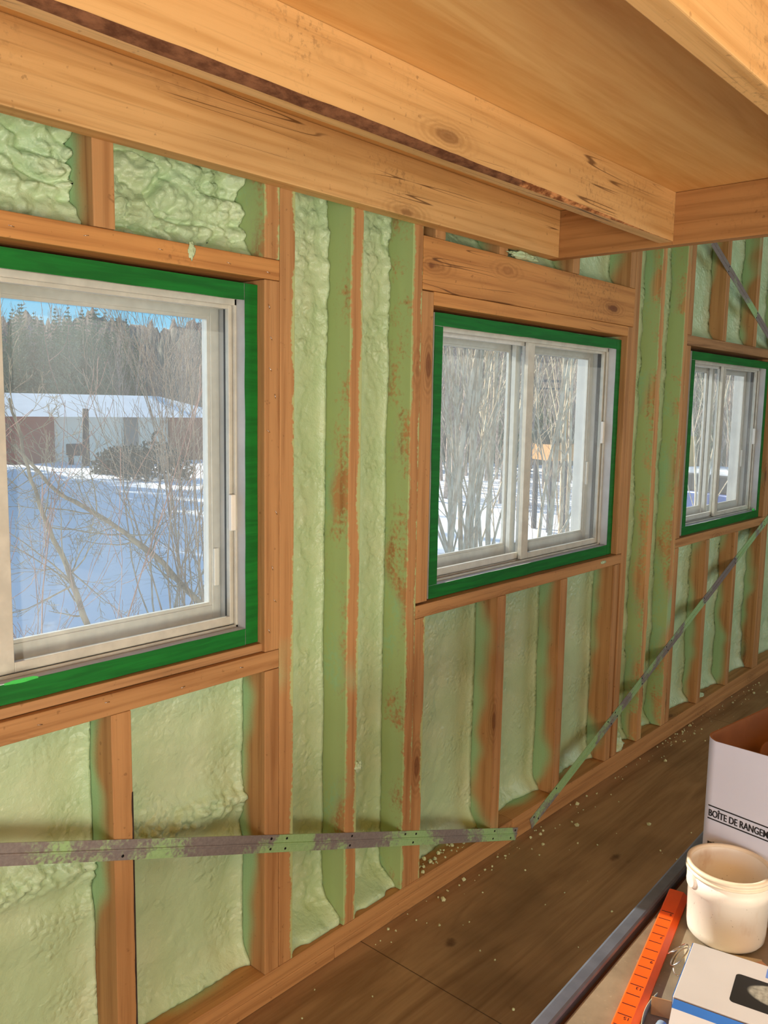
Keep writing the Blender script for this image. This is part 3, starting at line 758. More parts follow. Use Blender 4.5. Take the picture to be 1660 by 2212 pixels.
for px, py in ((-0.42, -0.07), (1.17, -0.07), (-0.42, -0.88), (1.17, -0.88)):
    bm = bmesh.new(); add_box(bm, px-0.03, px+0.03, py-0.03, py+0.03, 0.0005, 0.5695, 0.003); mesh_obj('leg', bm, plain('bench_leg', rgb(90, 86, 82), 0.5, 0.3), bench)

def text_mesh(name, body, size, mat, parent, loc, rot, bold=0.0, sx=1.0, depth=0.0002, bold_shift=0.0):
    cu = bpy.data.curves.new(name, 'FONT'); cu.body = body; cu.size = size; cu.extrude = depth; cu.offset = bold
    tmp = bpy.data.objects.new(name, cu); COL.objects.link(tmp)
    bpy.context.view_layer.update()
    me = bpy.data.meshes.new_from_object(tmp.evaluated_get(bpy.context.evaluated_depsgraph_get()))
    bpy.data.objects.remove(tmp); me.name = name
    if bold_shift:
        base = me.copy(); b2 = bmesh.new()
        for q, dz in ((-1, 0.0), (0, 0.00002), (1, 0.00004)):
            n0 = len(b2.verts); b2.from_mesh(base); b2.verts.ensure_lookup_table()
            for v in b2.verts[n0:]: v.co += Vector((q*bold_shift, 0, dz))
        b2.to_mesh(me); b2.free(); bpy.data.meshes.remove(base)
    me.materials.clear(); me.materials.append(mat)
    o = bpy.data.objects.new(name, me); link(o, parent)
    o.location = loc; o.rotation_euler = rot; o.scale = (sx, 1, 1)
    return o
M['ink'] = plain('black_ink', rgb(22, 20, 22), 0.6)

# orange ruler
ra = math.atan2(0.063, 0.299)
ruler = empty('ruler', (1.070, -1.006, BZ), ra)
tag(ruler, 'bright orange straightedge ruler lying on the bench beside the rail', 'ruler')
bm = bmesh.new(); prev = None
prof = [(0.0, 0.0003), (0.0, 0.0105), (-0.002, 0.012), (-0.025, 0.012), (-0.034, 0.0045), (-0.034, 0.0003)]
for x in (-0.30, 0.0, 0.2, 0.395):
    r = [bm.verts.new((x, y, z)) for y, z in prof]
    if prev:
        for a in range(6): bm.faces.new((prev[a], prev[(a+1) % 6], r[(a+1) % 6], r[a]))
    else: bm.faces.new(r)
    prev = r
bm.faces.new(prev[::-1])
mesh_obj('blade', bm, plain('orange_paint', rgb(250, 96, 26), 0.4, 0, 0.4, 0.05, 20), ruler)
bm = bmesh.new()
T0 = 0.316
for i in range(26):
    x = T0-0.0248*i
    add_box(bm, x-0.0010, x+0.0010, -0.023, -0.003, 0.0118, 0.0122)
mesh_obj('tick_marks', bm, plain('dark_red_ink', rgb(86, 26, 8), 0.6), ruler)
for i, s in ((0, '5'), (3, '7'), (6, '9'), (9, '13'), (12, '15'), (15, '17')):
    text_mesh('number', s, 0.0095, M['ink'], ruler, (T0-0.0248*i-0.0035, -0.0225+0.0005, 0.0121), (0, 0, rad(90)), 0.0)

# bucket
bk = empty('bucket', (1.406, -1.045, BZ))
tag(bk, 'small scuffed white plastic bucket standing on the bench', 'bucket')
def bucket_mat():
    k = NT('scuffed_white_plastic')
    n = k.noise(k.coord((22, 22, 14)), 1.0, 4, 0.6); n2 = k.noise(k.coord((160, 160, 160)), 1.0, 2)
    c = k.mix(k.math('MULTIPLY', k.smooth(n, 0.5, 0.75), 0.5), rgb(232, 224, 212), rgb(196, 164, 130))
    c = k.mix(k.math('MULTIPLY', k.smooth(n2, 0.7, 0.76), 0.5), c, rgb(120, 90, 66))
    k.bsdf(c, 0.42, 0, 0.4, **{'Subsurface Weight': 0.0}); return k.m
M['bucket'] = bucket_mat()
bm = bmesh.new()
R0, H = 0.0635, 0.128
prof = [(0.0, 0.0008), (R0-0.016, 0.0008), (R0-0.006, 0.003), (R0-0.0015, 0.009), (R0, 0.02), (R0+0.0012, 0.085), (R0+0.0035, 0.087), (R0+0.004, 0.112), (R0+0.0015, 0.1125), (R0+0.0015, H), (R0-0.001, H+0.0005), (R0-0.0022, H-0.001), (R0-0.003, 0.02), (R0-0.01, 0.006), (0.0, 0.0045)]
add_lathe(bm, prof, 72)
bmesh.ops.remove_doubles(bm, verts=bm.verts, dist=1e-6)
body = mesh_obj('body', bm, M['bucket'], bk)
bm = bmesh.new()
add_lathe(bm, [(R0+0.001, 0.1135), (R0+0.0058, 0.115), (R0+0.0062, 0.118), (R0+0.003, 0.1195), (R0+0.003, 0.122), (R0+0.0055, 0.1225), (R0+0.005, 0.1285), (R0+0.0015, 0.1295), (R0-0.0025, 0.1285), (R0-0.0022, 0.124)], 72)
mesh_obj('rim', bm, plain('rim_plastic', rgb(232, 216, 192), 0.4, 0, 0.4, 0.06, 20), bk)
bm = bmesh.new(); aa = rad(140)                                                  # handle lug
for s in range(13):
    pass
bmesh.ops.create_cone(bm, cap_ends=True, segments=24, radius1=0.015, radius2=0.012, depth=0.005, matrix=Matrix.Translation((math.cos(aa)*(R0+0.0045), math.sin(aa)*(R0+0.0045), 0.104)) @ Matrix.Rotation(aa, 4, 'Z') @ Matrix.Rotation(rad(90), 4, 'Y'))
mesh_obj('handle_lug', bm, M['bucket'], bk)

# white storage box
bx = empty('storage_box', (1.493, -0.958, BZ), rad(-7.5))
tag(bx, 'white cardboard storage box with black French lettering behind the bucket', 'box')
def rounded_path(w, d, r, n=8):
    pts = []
    for cx, cy, a0 in ((r, -r, 90), (r, -d+r, 180), (w-r, -d+r, 270), (w-r, -r, 0)):
        rr = r
        for i in range(n+1):
            a = rad(a0+90*i/n); pts.append((cx+rr*math.cos(a), cy+rr*math.sin(a)))
    return pts
M['card_white'] = plain('white_card', rgb(198, 200, 216), 0.65, 0, 0.3, 0.03, 6)
M['card_brown'] = plain('brown_card', rgb(140, 96, 64), 0.8, 0, 0.2, 0.10, 8)
po = rounded_path(0.34, 0.28, 0.022); pi = [(p[0]*0.982+0.003, p[1]*0.978-0.003) for p in po]
BH = 0.303
def rim_z(p): return BH+0.006*math.sin(p[1]*18)+0.004*noise.noise(Vector((p[0]*9, p[1]*9, 0)))
bm = bmesh.new(); n = len(po)
lo = [bm.verts.new((p[0], p[1], 0.0005)) for p in po]; hi = [bm.verts.new((p[0], p[1], rim_z(p))) for p in po]
for i in range(n): f = bm.faces.new((lo[i], lo[(i+1) % n], hi[(i+1) % n], hi[i])); f.smooth = True
bm.faces.new(lo)
mesh_obj('outer_shell', bm, M['card_white'], bx)
bm = bmesh.new()
ih = [bm.verts.new((p[0], p[1], rim_z(po[i]))) for i, p in enumerate(pi)]; il = [bm.verts.new((p[0], p[1], 0.004)) for p in pi]
oh = [bm.verts.new((p[0], p[1], rim_z(p)+0.0003)) for p in po]
for i in range(n):
    j = (i+1) % n
    f = bm.faces.new((il[j], il[i], ih[i], ih[j])); f.smooth = True
    bm.faces.new((ih[j], ih[i], oh[i], oh[j]))
bm.faces.new(il[::-1])
o = mesh_obj('inner_lining', bm, M['card_brown'], bx); o['label'] = 'brown cardboard inside'
bm = bmesh.new(); prev = None                                                    # curled inner flap
for i in range(25):
    a = rad(200-10*i); p = (0.15+0.095*math.cos(a), -0.14+0.095*math.sin(a))
    r = [bm.verts.new((p[0], p[1], 0.02)), bm.verts.new((p[0], p[1], 0.262+0.006*math.sin(i*0.7)))]
    if prev: bm.faces.new((prev[0], r[0], r[1], prev[1])).smooth = True
    prev = r
o = mesh_obj('curled_flap', bm, M['card_brown'], bx); md = o.modifiers.new('s', 'SOLIDIFY'); md.thickness = 0.003; o['label'] = 'curled brown cardboard flap inside the box'
bm = bmesh.new()
for z in (0.1785, 0.1545): add_box(bm, -0.0006, 0.0002, -0.27, -0.015, z-0.0011, z+0.0011)
mesh_obj('printed_lines', bm, M['ink'], bx)
RT = (rad(90), 0, rad(-90))
text_mesh('printed_words', 'BO\u00ceTE DE RANGEMENT', 0.0180, M['ink'], bx, (-0.0004, -0.016, 0.1592), RT, 0.0001, 0.71, bold_shift=0.0005)
text_mesh('small_print', 'articles', 0.011, M['ink'], bx, (-0.0004, -0.018, 0.106), RT, 0.0002, 0.85, bold_shift=0.0004)

# small white carton, lower right corner
ct = empty('carton', (1.086, -1.085, BZ), math.atan2(0.188, 0.982))
tag(ct, 'small white and blue product carton with a dark picture, front flap open', 'carton')
CT = 0.080
M['carton'] = plain('carton_white', rgb(188, 184, 184), 0.5, 0, 0.35, 0.03, 8)
M['blue'] = plain('carton_blue', rgb(40, 100, 176), 0.45, 0, 0.4, 0.05, 20)
M['navy'] = plain('carton_navy', rgb(36, 40, 92), 0.45)
bm = bmesh.new(); add_box(bm, 0, 0.142, -0.26, 0, 0.0008, CT, 0.0012); mesh_obj('body', bm, M['carton'], ct)
bm = bmesh.new(); add_box(bm, 0.0015, 0.1405, -0.0005, 0.0009, 0.004, CT-0.0008); mesh_obj('side_panel', bm, M['blue'], ct)
bm = bmesh.new()
def quad(bm, pts, mi=0):
    f = bm.faces.new([bm.verts.new(p) for p in pts]); f.material_index = mi; return f
fl = bmesh.new()
def flap_pt(s, y): return (-0.003-s*0.74, y, CT-0.001-s*0.672)
for (s0, s1, mi) in ((0, 0.012, 1), (0.012, 0.1, 0)):
    quad(fl, [flap_pt(s0, -0.002), flap_pt(s0, -0.258), flap_pt(s1, -0.258), flap_pt(s1, -0.002)], mi)
o = mesh_obj('front_flap', fl, [M['carton'], M['blue']], ct); md = o.modifiers.new('s', 'SOLIDIFY'); md.thickness = 0.0015; md.offset = -1
bm.free()
bm = bmesh.new(); pts = []
for cx, cy, a0 in ((0.094, -0.074, 0), (0.038, -0.074, 90), (0.038, -0.2, 180), (0.094, -0.2, 270)):
    for i in range(5):
        a = rad(a0+90*i/4); pts.append((cx+0.006*math.cos(a), cy+0.006*math.sin(a)))
top = [bm.verts.new((p[0], p[1], CT+0.0006)) for p in pts]; bot = [bm.verts.new((p[0], p[1], CT-0.0004)) for p in pts]
bm.faces.new(top)
for i in range(len(pts)): bm.faces.new((bot[i], bot[(i+1) % len(pts)], top[(i+1) % len(pts)], top[i]))
def pict_mat():
    k = NT('carton_picture'); tc = k.n('ShaderNodeTexCoord'); sx = k.n('ShaderNodeSeparateXYZ'); k.l(tc.outputs['Object'], sx.inputs[0])
    dx = k.math('DIVIDE', k.math('SUBTRACT', sx.outputs[0], 0.072), 0.024); dy = k.math('DIVIDE', k.math('ADD', sx.outputs[1], 0.135), 0.048)
    r = k.math('SQRT', k.math('ADD', k.math('MULTIPLY', dx, dx), k.math('MULTIPLY', dy, dy)))
    n = k.noise(k.coord((150, 150, 150)), 1.0, 4)
    c = k.mix(k.math('MULTIPLY', k.math('SUBTRACT', 1.0, k.smooth(r, 0.9, 1.05)), n), rgb(22, 22, 18), rgb(190, 186, 172))
    k.bsdf(c, 0.4); return k.m
o = mesh_obj('picture', bm, pict_mat(), ct); o['label'] = 'dark rounded picture on the lid'
bm = bmesh.new(); add_box(bm, 0.112, 0.134, -0.135, -0.105, CT-0.0003, CT+0.0006); mesh_obj('blue_mark', bm, plain('mark_blue', rgb(96, 128, 196), 0.45), ct)
bm = bmesh.new()
prev = None
for i in range(33):
    a = 2*math.pi*i/32; r = [bm.verts.new((0.123+q*math.cos(a), -0.121+q*1.2*math.sin(a), CT+0.0009)) for q in (0.006, 0.0075)]
    if prev: bm.faces.new((prev[0], prev[1], r[1], r[0]))
    prev = r
mesh_obj('ring_mark', bm, M['latch'], ct)

# bits and pieces beside the carton
bm = bmesh.new(); add_box(bm, -0.015, 0.015, -0.0012, 0.0012, 0, 0.024, 0.0004)
sc = mesh_obj('cardboard_scrap', bm, plain('tan_card', rgb(204, 148, 92), 0.8), loc=(1.138, -1.050, BZ+0.001)); sc.rotation_euler = (rad(-25), 0, rad(-70))
tag(sc, 'tan cardboard scrap standing between the ruler and the carton', 'cardboard')
bm = bmesh.new(); n = 12; prev = None
for i in range(n+1):
    f = i/n; r = [bm.verts.new((0.115*f-0.0575, 0.004*math.sin(f*3), 0.0)), bm.verts.new((0.115*f-0.0575, 0.006*math.sin(f*3)-0.002, 0.006+0.022*(1-f)))]
    if prev: bm.faces.new((prev[0], r[0], r[1], prev[1])).smooth = True
    prev = r
o = mesh_obj('plastic_strip', bm, plain('pale_plastic', rgb(198, 192, 166), 0.35), loc=(1.120, -1.0385, BZ+0.001)); o.rotation_euler = (0, 0, rad(12))
md = o.modifiers.new('s', 'SOLIDIFY'); md.thickness = 0.0012
tag(o, 'pale curled plastic strip lying along the ruler', 'plastic strip')
bm = bmesh.new(); add_tube(bm, [(0, 0, 0.0085), (0.025, 0.0, 0.0085), (0.05, 0.001, 0.0085)], 0.0085, 16)
o = mesh_obj('plastic_tube', bm, plain('pale_blue_plastic', rgb(176, 196, 216), 0.25), loc=(1.062, -1.064, BZ)); tag(o, 'pale blue plastic tube under the carton flap', 'tube')
bm = bmesh.new()
for q in range(3):
    pts = [(0.022*math.cos(a)+q*0.002, 0.011*math.sin(a)+q*0.006, 0.004+q*0.007+0.012*math.cos(a+q)) for a in [2*math.pi*i/20 for i in range(21)]]
    add_tube(bm, pts, 0.0011, 6)
o = mesh_obj('wire_clip', bm, M['bright_wire'], loc=(1.262, -1.030, BZ+0.012)); tag(o, 'shiny bent wire clip poking out beside the carton', 'clip')
bm = bmesh.new(); add_box(bm, -0.055, 0.055, -0.04, 0.04, 0.0, 0.028, 0.006)
o = mesh_obj('black_case', bm, plain('black_rubber', rgb(30, 30, 28), 0.5), loc=(1.45, -1.172, BZ+0.0005)); o.rotation_euler = (0, 0, rad(20)); tag(o, 'black tool case beside the bucket at the right edge', 'case')
bm = bmesh.new(); add_box(bm, -0.03, 0.03, -0.022, 0.022, 0, 0.0025, 0.0006)
o = mesh_obj('cardboard_scrap', bm, plain('pink_card', rgb(206, 164, 136), 0.8), loc=(1.335, -1.132, BZ+0.0020)); o.rotation_euler = (0, 0, rad(60)); tag(o, 'pinkish cardboard offcut in front of the black case', 'cardboard')
bm = bmesh.new(); add_box(bm, -0.045, 0.045, -0.06, 0.06, 0, 0.0012)
o = mesh_obj('paper_sheet', bm, plain('cream_paper', rgb(206, 196, 170), 0.8), loc=(1.31, -1.08, BZ+0.0004)); o.rotation_euler = (0, 0, rad(25)); tag(o, 'cream paper sheet under the front of the bucket', 'paper')

# ------------------------------------------------------------------ outside
GZ = -2.0
def snow_mat():
    k = NT('snow'); n = k.noise(k.coord((0.5, 0.5, 0.5)), 1.0, 5); n2 = k.noise(k.coord((0.9, 4, 1)), 1.0, 5, 0.65)
    c = k.mix(k.math('MULTIPLY', k.smooth(n2, 0.56, 0.72), 0.55), rgb(236, 238, 244), rgb(168, 140, 112))
    k.bsdf(c, 0.7, 0, 0.3, k.bump(n, 0.4, 0.1)); return k.m
bm = bmesh.new(); N = 90; g = []
for j in range(N+1):
    row = []
    for i in range(N+1):
        x = -40+170*(i/N)**1.25; y = 0.6+150*(j/N)**1.6
        z = GZ+0.35*noise.noise(Vector((x*0.11, y*0.11, 3)))+0.12*noise.noise(Vector((x*0.5, y*0.5, 1)))
        if y < 4: z -= 0.2
        row.append(bm.verts.new((x, y, z)))
    g.append(row)
for j in range(N):
    for i in range(N): bm.faces.new((g[j][i], g[j][i+1], g[j+1][i+1], g[j+1][i])).smooth = True
struct(mesh_obj('snow_ground', bm, snow_mat()), 'snow-covered yard outside the windows')

def hill_mat():
    k = NT('winter_forest_slope'); n = k.noise(k.coord((1.2, 1.2, 0.25)), 1.0, 6, 0.7); b = k.noise(k.coord((0.07, 0.07, 0.07)), 1.0, 2)
    c = k.mix(k.smooth(n, 0.35, 0.65), rgb(134, 118, 108), rgb(176, 158, 144)); c = k.mix(k.math('MULTIPLY', k.smooth(b, 0.45, 0.6), 0.6), c, rgb(112, 124, 104))
    k.bsdf(c, 0.95, 0, 0.1, k.bump(n, 1.0, 0.6)); return k.m
bm = bmesh.new(); prev = None; NA = 700
for i in range(NA+1):
    az = rad(-10+110*i/NA); cols = []
    for (rr, zz) in ((84, GZ-1), (88, GZ+2), (96, 7.6), (112, 11.2), (140, 11.8)):
        k = 1.0 if az < rad(46) else 0.62
        h = zz+(1.6*noise.noise(Vector((az*18, rr*0.1, 2)))+0.9*noise.noise(Vector((az*70, rr*0.2, 5)))+1.3*noise.noise(Vector((az*330, rr*0.3, 8)))*(rr < 130)) * (zz > 0)
        cols.append(bm.verts.new((math.sin(az)*rr*k, math.cos(az)*rr*k, h+(1.6 if az > rad(46) else 0)*(zz > 0))))
    if prev:
        for a in range(4): bm.faces.new((prev[a], cols[a], cols[a+1], prev[a+1])).smooth = True
    prev = cols
struct(mesh_obj('wooded_slope', bm, hill_mat()), 'brown wooded slope behind the yard')

def bark(name, a, b):
    k = NT(name); n = k.noise(k.coord((14, 14, 5)), 1.0, 4)
    k.bsdf(k.mix(k.smooth(n, 0.35, 0.65), a, b), 0.85, 0, 0.2); return k.m
M['bark_pale'] = bark('pale_bark', rgb(186, 162, 132), rgb(230, 212, 184))
M['bark_grey'] = bark('grey_brown_bark', rgb(156, 136, 124), rgb(206, 186, 170))
M['twig_red'] = bark('red_twig', rgb(140, 104, 94), rgb(182, 146, 132))
M['twig_tan'] = bark('tan_twig', rgb(156, 128, 106), rgb(204, 176, 148))
M['alder'] = bark('alder_bark', rgb(128, 116, 98), rgb(178, 162, 132))
M['needles'] = bark('needles', rgb(112, 130, 112), rgb(146, 160, 132))
M['bush_green'] = bark('dark_bush', rgb(64, 72, 70), rgb(100, 108, 100))
def rdir(rg): 
    v = Vector((rg.gauss(0, 1), rg.gauss(0, 1), rg.gauss(0, 1)))
    return v.normalized()
def grow(bm, p, d, L, r, depth, rg, seg=5, kids=4, curl=0.25, lift=0.1, spread=0.8, sides=4, rmin=0.002, mi=0, start=0.25):
    pts = [p.copy()]; rs = [r]; q = p.copy(); dd = d.normalized()
    for i in range(seg):
        dd = (dd+curl*rdir(rg)*0.5+Vector((0, 0, lift*0.3))).normalized()
        q = q+dd*(L/seg); pts.append(q.copy()); rs.append(max(rmin, r*(1-0.75*(i+1)/seg)))
    add_tube(bm, pts, rs, sides if depth > 0 else 3, False, mi)
    if depth > 0:
        for k in range(kids):
            f = start+(1-start)*(k+rg.random())/kids; idx = min(seg-1, int(f*seg)); fr = f*seg-idx
            pp = pts[idx].lerp(pts[idx+1], fr); base = (pts[idx+1]-pts[idx]).normalized()
            nd = (base+spread*rdir(rg)).normalized()
            grow(bm, pp, nd, L*rg.uniform(0.35, 0.6)*(1.1-0.5*f), max(rmin, rs[idx]*0.5), depth-1, rg, max(3, seg-1), kids, curl*1.2, lift, spread, 3, rmin, mi)
def bare_tree_mesh(seed, h, r, kids=9, depth=2, spread=0.55, lift=0.35, rmin=0.006):
    rg = random.Random(seed); bm = bmesh.new()
    grow(bm, Vector((0, 0, -0.3)), Vector((rg.uniform(-0.06, 0.06), rg.uniform(-0.06, 0.06), 1)), h, r, depth, rg, 8, kids, 0.12, lift, spread, 6, rmin, start=0.15)
    return bm
def place(o, loc, rz, s, first):
    if first: c = o
    else:
        c = o.copy(); COL.objects.link(c)
    c.location = loc; c.rotation_euler = (0, 0, rz); c.scale = (s, s, s)
    return c
# forest far behind: bare trees and conifers
rg = random.Random(12)
protos = [mesh_obj('bare_tree', bare_tree_mesh(100+i, 9.5, 0.11, 9, 2, 0.5, 0.5, 0.014), M['bark_grey']) for i in range(4)]
used = set()
def put_tree(protos, k, loc, rz, s, label, cat, group):
    o = place(protos[k], loc, rz, s, id(protos[k]) not in used); used.add(id(protos[k]))
    tag(o, label, cat, group); return o
for i in range(190):
    az = rad(rg.uniform(19, 46) if i % 5 < 3 else rg.uniform(46, 76)); far = math.degrees(az) < 46
    dist = (rg.uniform(76, 84) if math.degrees(az) < 31 else rg.uniform(62, 80)) if far else rg.uniform(30, 50)
    s = rg.uniform(0.75, 1.0) if far else rg.uniform(0.75, 1.05)
    put_tree(protos, i % 4, (math.sin(az)*dist, math.cos(az)*dist, GZ), rg.uniform(0, 6.28), s, 'bare leafless tree of the woods far beyond the snowy yard', 'tree', 'bare trees of the far woods')
def conifer_mesh(seed, h, rr):
    rg = random.Random(seed); bm = bmesh.new()
    add_tube(bm, [(0, 0, -0.3), (0, 0, h*0.5), (0, 0, h)], [0.14, 0.08, 0.01], 6, True, 1)
    z = h*0.12
    while z < h*0.99:
        t = 1-z/h; R = rr*(t**0.9)*rg.uniform(0.7, 1.15)+0.03; nb = max(4, int(5+9*t))
        for k in range(nb):
            a = 2*math.pi*(k+rg.random())/nb; L = R*rg.uniform(0.7, 1.15)
            d = Vector((math.cos(a), math.sin(a), rg.uniform(0.0, 0.9))).normalized(); sd = Vector((-math.sin(a), math.cos(a), 0))
            p0 = Vector((0, 0, z)); 
            for m in range(5):                                   # needle tufts along the bough
                f = (m+1)/5; c = p0+d*L*f; w = 0.10*L*(1.1-f*0.6)+0.03
                for q in range(4):
                    c = p0+d*L*f+rdir(rg)*L*0.16
                    v = [c+rdir(rg)*w, c+rdir(rg)*w, c+d*w*1.6+Vector((0, 0, w*0.8))]
                    bm.faces.new([bm.verts.new(x) for x in v])
        z += h*0.026
    return bm
cons = [mesh_obj('conifer', conifer_mesh(40+i, 10.5, 2.0), [M['needles'], M['bark_grey']]) for i in range(3)]
for i in range(74):
    az = rad(rg.uniform(19, 33) if i < 58 else rg.uniform(35, 75)); far = math.degrees(az) < 46
    dist = rg.uniform(62, 74) if far else rg.uniform(44, 56)
    put_tree(cons, i % 3, (math.sin(az)*dist, math.cos(az)*dist, GZ), rg.uniform(0, 6.28), rg.uniform(0.82, 1.04) if far else rg.uniform(0.6, 0.85), 'green conifer among the woods far beyond the snowy yard', 'tree', 'conifers of the far woods')

# tall grove left of the yard, whose shade falls across the snow
rg = random.Random(31)
for i in range(26):
    az = rad(rg.uniform(9, 17.5)); dist = 19+1.6*i
    put_tree(cons, i % 3, (math.sin(az)*dist, math.cos(az)*dist, GZ), rg.uniform(0, 6.28), rg.uniform(1.3, 1.9), 'tall conifer of the grove left of the yard, past the left edge', 'tree', 'tall grove left of the yard')
# slim trunks close outside the middle window
slim = [mesh_obj('slim_tree', bare_tree_mesh(200+i, 6.8, 0.046, 7, 2, 0.5, 0.3, 0.003), M['bark_pale']) for i in range(4)]
F_PX = 1834.55
def px_dir(x, y):
    c = Vector(((x-830)/F_PX, (y-1106)/F_PX, 1.0))
    return (_r2*c.x-_u2*c.y+_f*c.z)
def at_y(x, y, yy):
    d = px_dir(x, y); return CAM+d*((yy-CAM.y)/d.y)
for i, (px, yy) in enumerate(((966, 6.2), (973, 5.6), (983, 7.2), (992, 5.9), (1001, 6.8), (1012, 6.0), (1020, 5.5), (1033, 7.5), (1046, 5.7), (1052, 6.4), (1062, 6.1), (1072, 7.0), (1176, 4.6), (1165, 6.5), (1222, 6.8), (1240, 7.0), (1250, 5.2))):
    p = at_y(px, 960, yy)
    put_tree(slim, i % 4, (p.x, p.y, GZ-0.1), rg.uniform(0, 6.28), rg.uniform(0.85, 1.25), 'slim pale bare tree trunk standing close outside the middle window', 'tree', 'slim trees outside the middle window')
for px, yy in ((1513, 8.0), (1528, 7.2), (1592, 8.4), (1608, 7.0)):
    p = at_y(px, 940, yy)
    put_tree(slim, 1, (p.x, p.y, GZ-0.1), rg.uniform(0, 6.28), rg.uniform(0.8, 1.1), 'slim pale bare tree trunk outside the right window', 'tree', 'slim trees outside the right window')

# leaning alders and shrubs outside the left window
def leaning(name, pts, r0, r1, seed, mat, label, kids, L, spread=1.0, depth=2, rmin=0.0022, lift=0.15, density=4):
    rg2 = random.Random(seed); bm = bmesh.new(); pts = [Vector(p) for p in pts]
    # resample
    fine = []
    for a, b in zip(pts[:-1], pts[1:]):
        for i in range(5): fine.append(a.lerp(b, i/5)+rdir(rg2)*0.012)
    fine.append(pts[-1]); n = len(fine)
    rs = [r0+(r1-r0)*i/(n-1) for i in range(n)]
    add_tube(bm, fine, rs, 8, True)
    for k in range(kids):
        i = rg2.randrange(1, n-1); d = (fine[i+1]-fine[i]).normalized()
        grow(bm, fine[i], (d*0.4+spread*rdir(rg2)+Vector((0, 0, 0.2))).normalized(), L*rg2.uniform(0.5, 1.1), rs[i]*0.35, depth, rg2, 6, density, 0.35, lift, 0.9, 4, rmin)
    o = mesh_obj(name, bm, mat); tag(o, label, 'tree' if 'alder' in name else 'shrub'); return o
P1 = [at_y(235, 1400, 5.5)+Vector((0.1, 0, -1.0)), at_y(190, 1350, 5.6), at_y(150, 1240, 5.8), at_y(105, 1140, 6.0), at_y(60, 1010, 6.2), at_y(20, 860, 6.4)]
leaning('leaning_alder', P1, 0.034, 0.012, 3, M['alder'], 'leaning alder trunk low outside the left window, nearest the meeting rail', 28, 0.85, density=5)
P2 = [at_y(500, 1390, 6.0), at_y(440, 1310, 6.3), at_y(330, 1195, 6.6), at_y(230, 1125, 6.8), at_y(120, 1060, 7.0), at_y(30, 960, 7.2)]
leaning('leaning_alder', P2, 0.040, 0.016, 7, M['alder'], 'long slanting alder limb crossing the left window view', 34, 0.85, density=5)
def bush(name, base, h, n, seed, mat, label, spread, kids=4, r=0.012, depth=2, rmin=0.0025):
    rg2 = random.Random(seed); bm = bmesh.new()
    for i in range(n):
        a = rg2.uniform(0, 6.28); d = Vector((math.cos(a)*spread, math.sin(a)*spread, 1))
        grow(bm, Vector((math.cos(a)*0.15, math.sin(a)*0.15, -0.1)), d, h*rg2.uniform(0.7, 1.1), r, depth, rg2, 7, kids, 0.3, 0.3, 0.7, 4, rmin)
    o = mesh_obj(name, bm, mat, loc=base); tag(o, label, 'shrub'); return o
b0 = at_y(425, 1000, 6.5); bush('twig_shrub', (b0.x, b0.y, GZ), 4.6, 15, 21, M['twig_tan'], 'tall tangle of tan twigs along the right side of the left window', 0.10, 6, 0.013)
b0 = at_y(360, 1000, 9.0); bush('twig_shrub', (b0.x, b0.y, GZ), 4.6, 5, 22, M['twig_tan'], 'looser tall tan shrub behind the twig tangle', 0.2, 6, 0.018)
b0 = at_y(15, 1000, 4.4); bush('twig_shrub', (b0.x, b0.y, GZ), 4.0, 5, 23, M['twig_red'], 'red-twigged shrub at the left edge of the left window', 0.3, 4, 0.010)
b0 = at_y(230, 1390, 5.6); bush('twig_shrub', (b0.x, b0.y, GZ+0.2), 1.5, 8, 24, M['twig_red'], 'low reddish twigs at the foot of the leaning alder', 0.8, 5, 0.008)
b0 = at_y(1180, 1100, 6.5); bush('twig_shrub', (b0.x, b0.y, GZ), 3.0, 10, 26, M['twig_tan'], 'bare brush standing outside the right pane of the middle window', 0.45, 5, 0.010)

# house across the yard
def house():
    c = Vector((27.5, 44.0, 0)); t = empty('house', (c.x, c.y, GZ), rad(-12))
    tag(t, 'low cream and red-brown house with a snowy roof across the yard', 'house')
    cream = plain('cream_wall', rgb(252, 250, 236), 0.7, var=0.01); red = plain('red_brown_wall', rgb(164, 96, 84), 0.8, var=0.05, vscale=2)
    bm = bmesh.new(); add_box(bm, -6.5, -3.9, 0, 6, -0.3, 2.7); mesh_obj('red_wall', bm, red, t)
    bm = bmesh.new(); add_box(bm, -3.9, 3.0, 0.3, 6, -0.3, 2.7); mesh_obj('cream_wall', bm, cream, t)
    bm = bmesh.new(); add_box(bm, 3.0, 7.0, 0, 6, -0.3, 2.7); mesh_obj('brown_wall', bm, plain('brown_wall_paint', rgb(176, 116, 92), 0.8), t)
    bm = bmesh.new()
    v = [(-7, -0.7, 2.6), (7.6, -0.7, 2.6), (7.6, 6.7, 2.6), (-7, 6.7, 2.6), (-7, 3, 3.9), (3.4, 3, 3.9)]
    V = [bm.verts.new(q) for q in v]
    for f in ((0, 1, 5, 4), (1, 2, 5), (2, 3, 4, 5), (3, 0, 4), (0, 3, 2, 1)): bm.faces.new([V[i] for i in f])
    o = mesh_obj('roof', bm, plain('snowy_roof', rgb(232, 234, 238), 0.7, var=0.04, vscale=1.5), t); o['label'] = 'snow-covered low roof'
    bm = bmesh.new(); add_box(bm, 0.2, 1.0, 0.05, 0.35, -0.3, 2.6, 0.02); mesh_obj('corner_post', bm, plain('grey_post', rgb(150, 146, 140), 0.7), t)
    bm = bmesh.new(); prev = None
    add_tube(bm, [(2.3+0.34*math.cos(a), 0.24, 1.35+0.34*math.sin(a)) for a in [2*math.pi*i/24 for i in range(25)]], 0.07, 8, False)
    mesh_obj('wall_ring', bm, plain('dark_ring', rgb(70, 74, 72), 0.8), t)
house()
p = at_y(186, 970, 41.0)
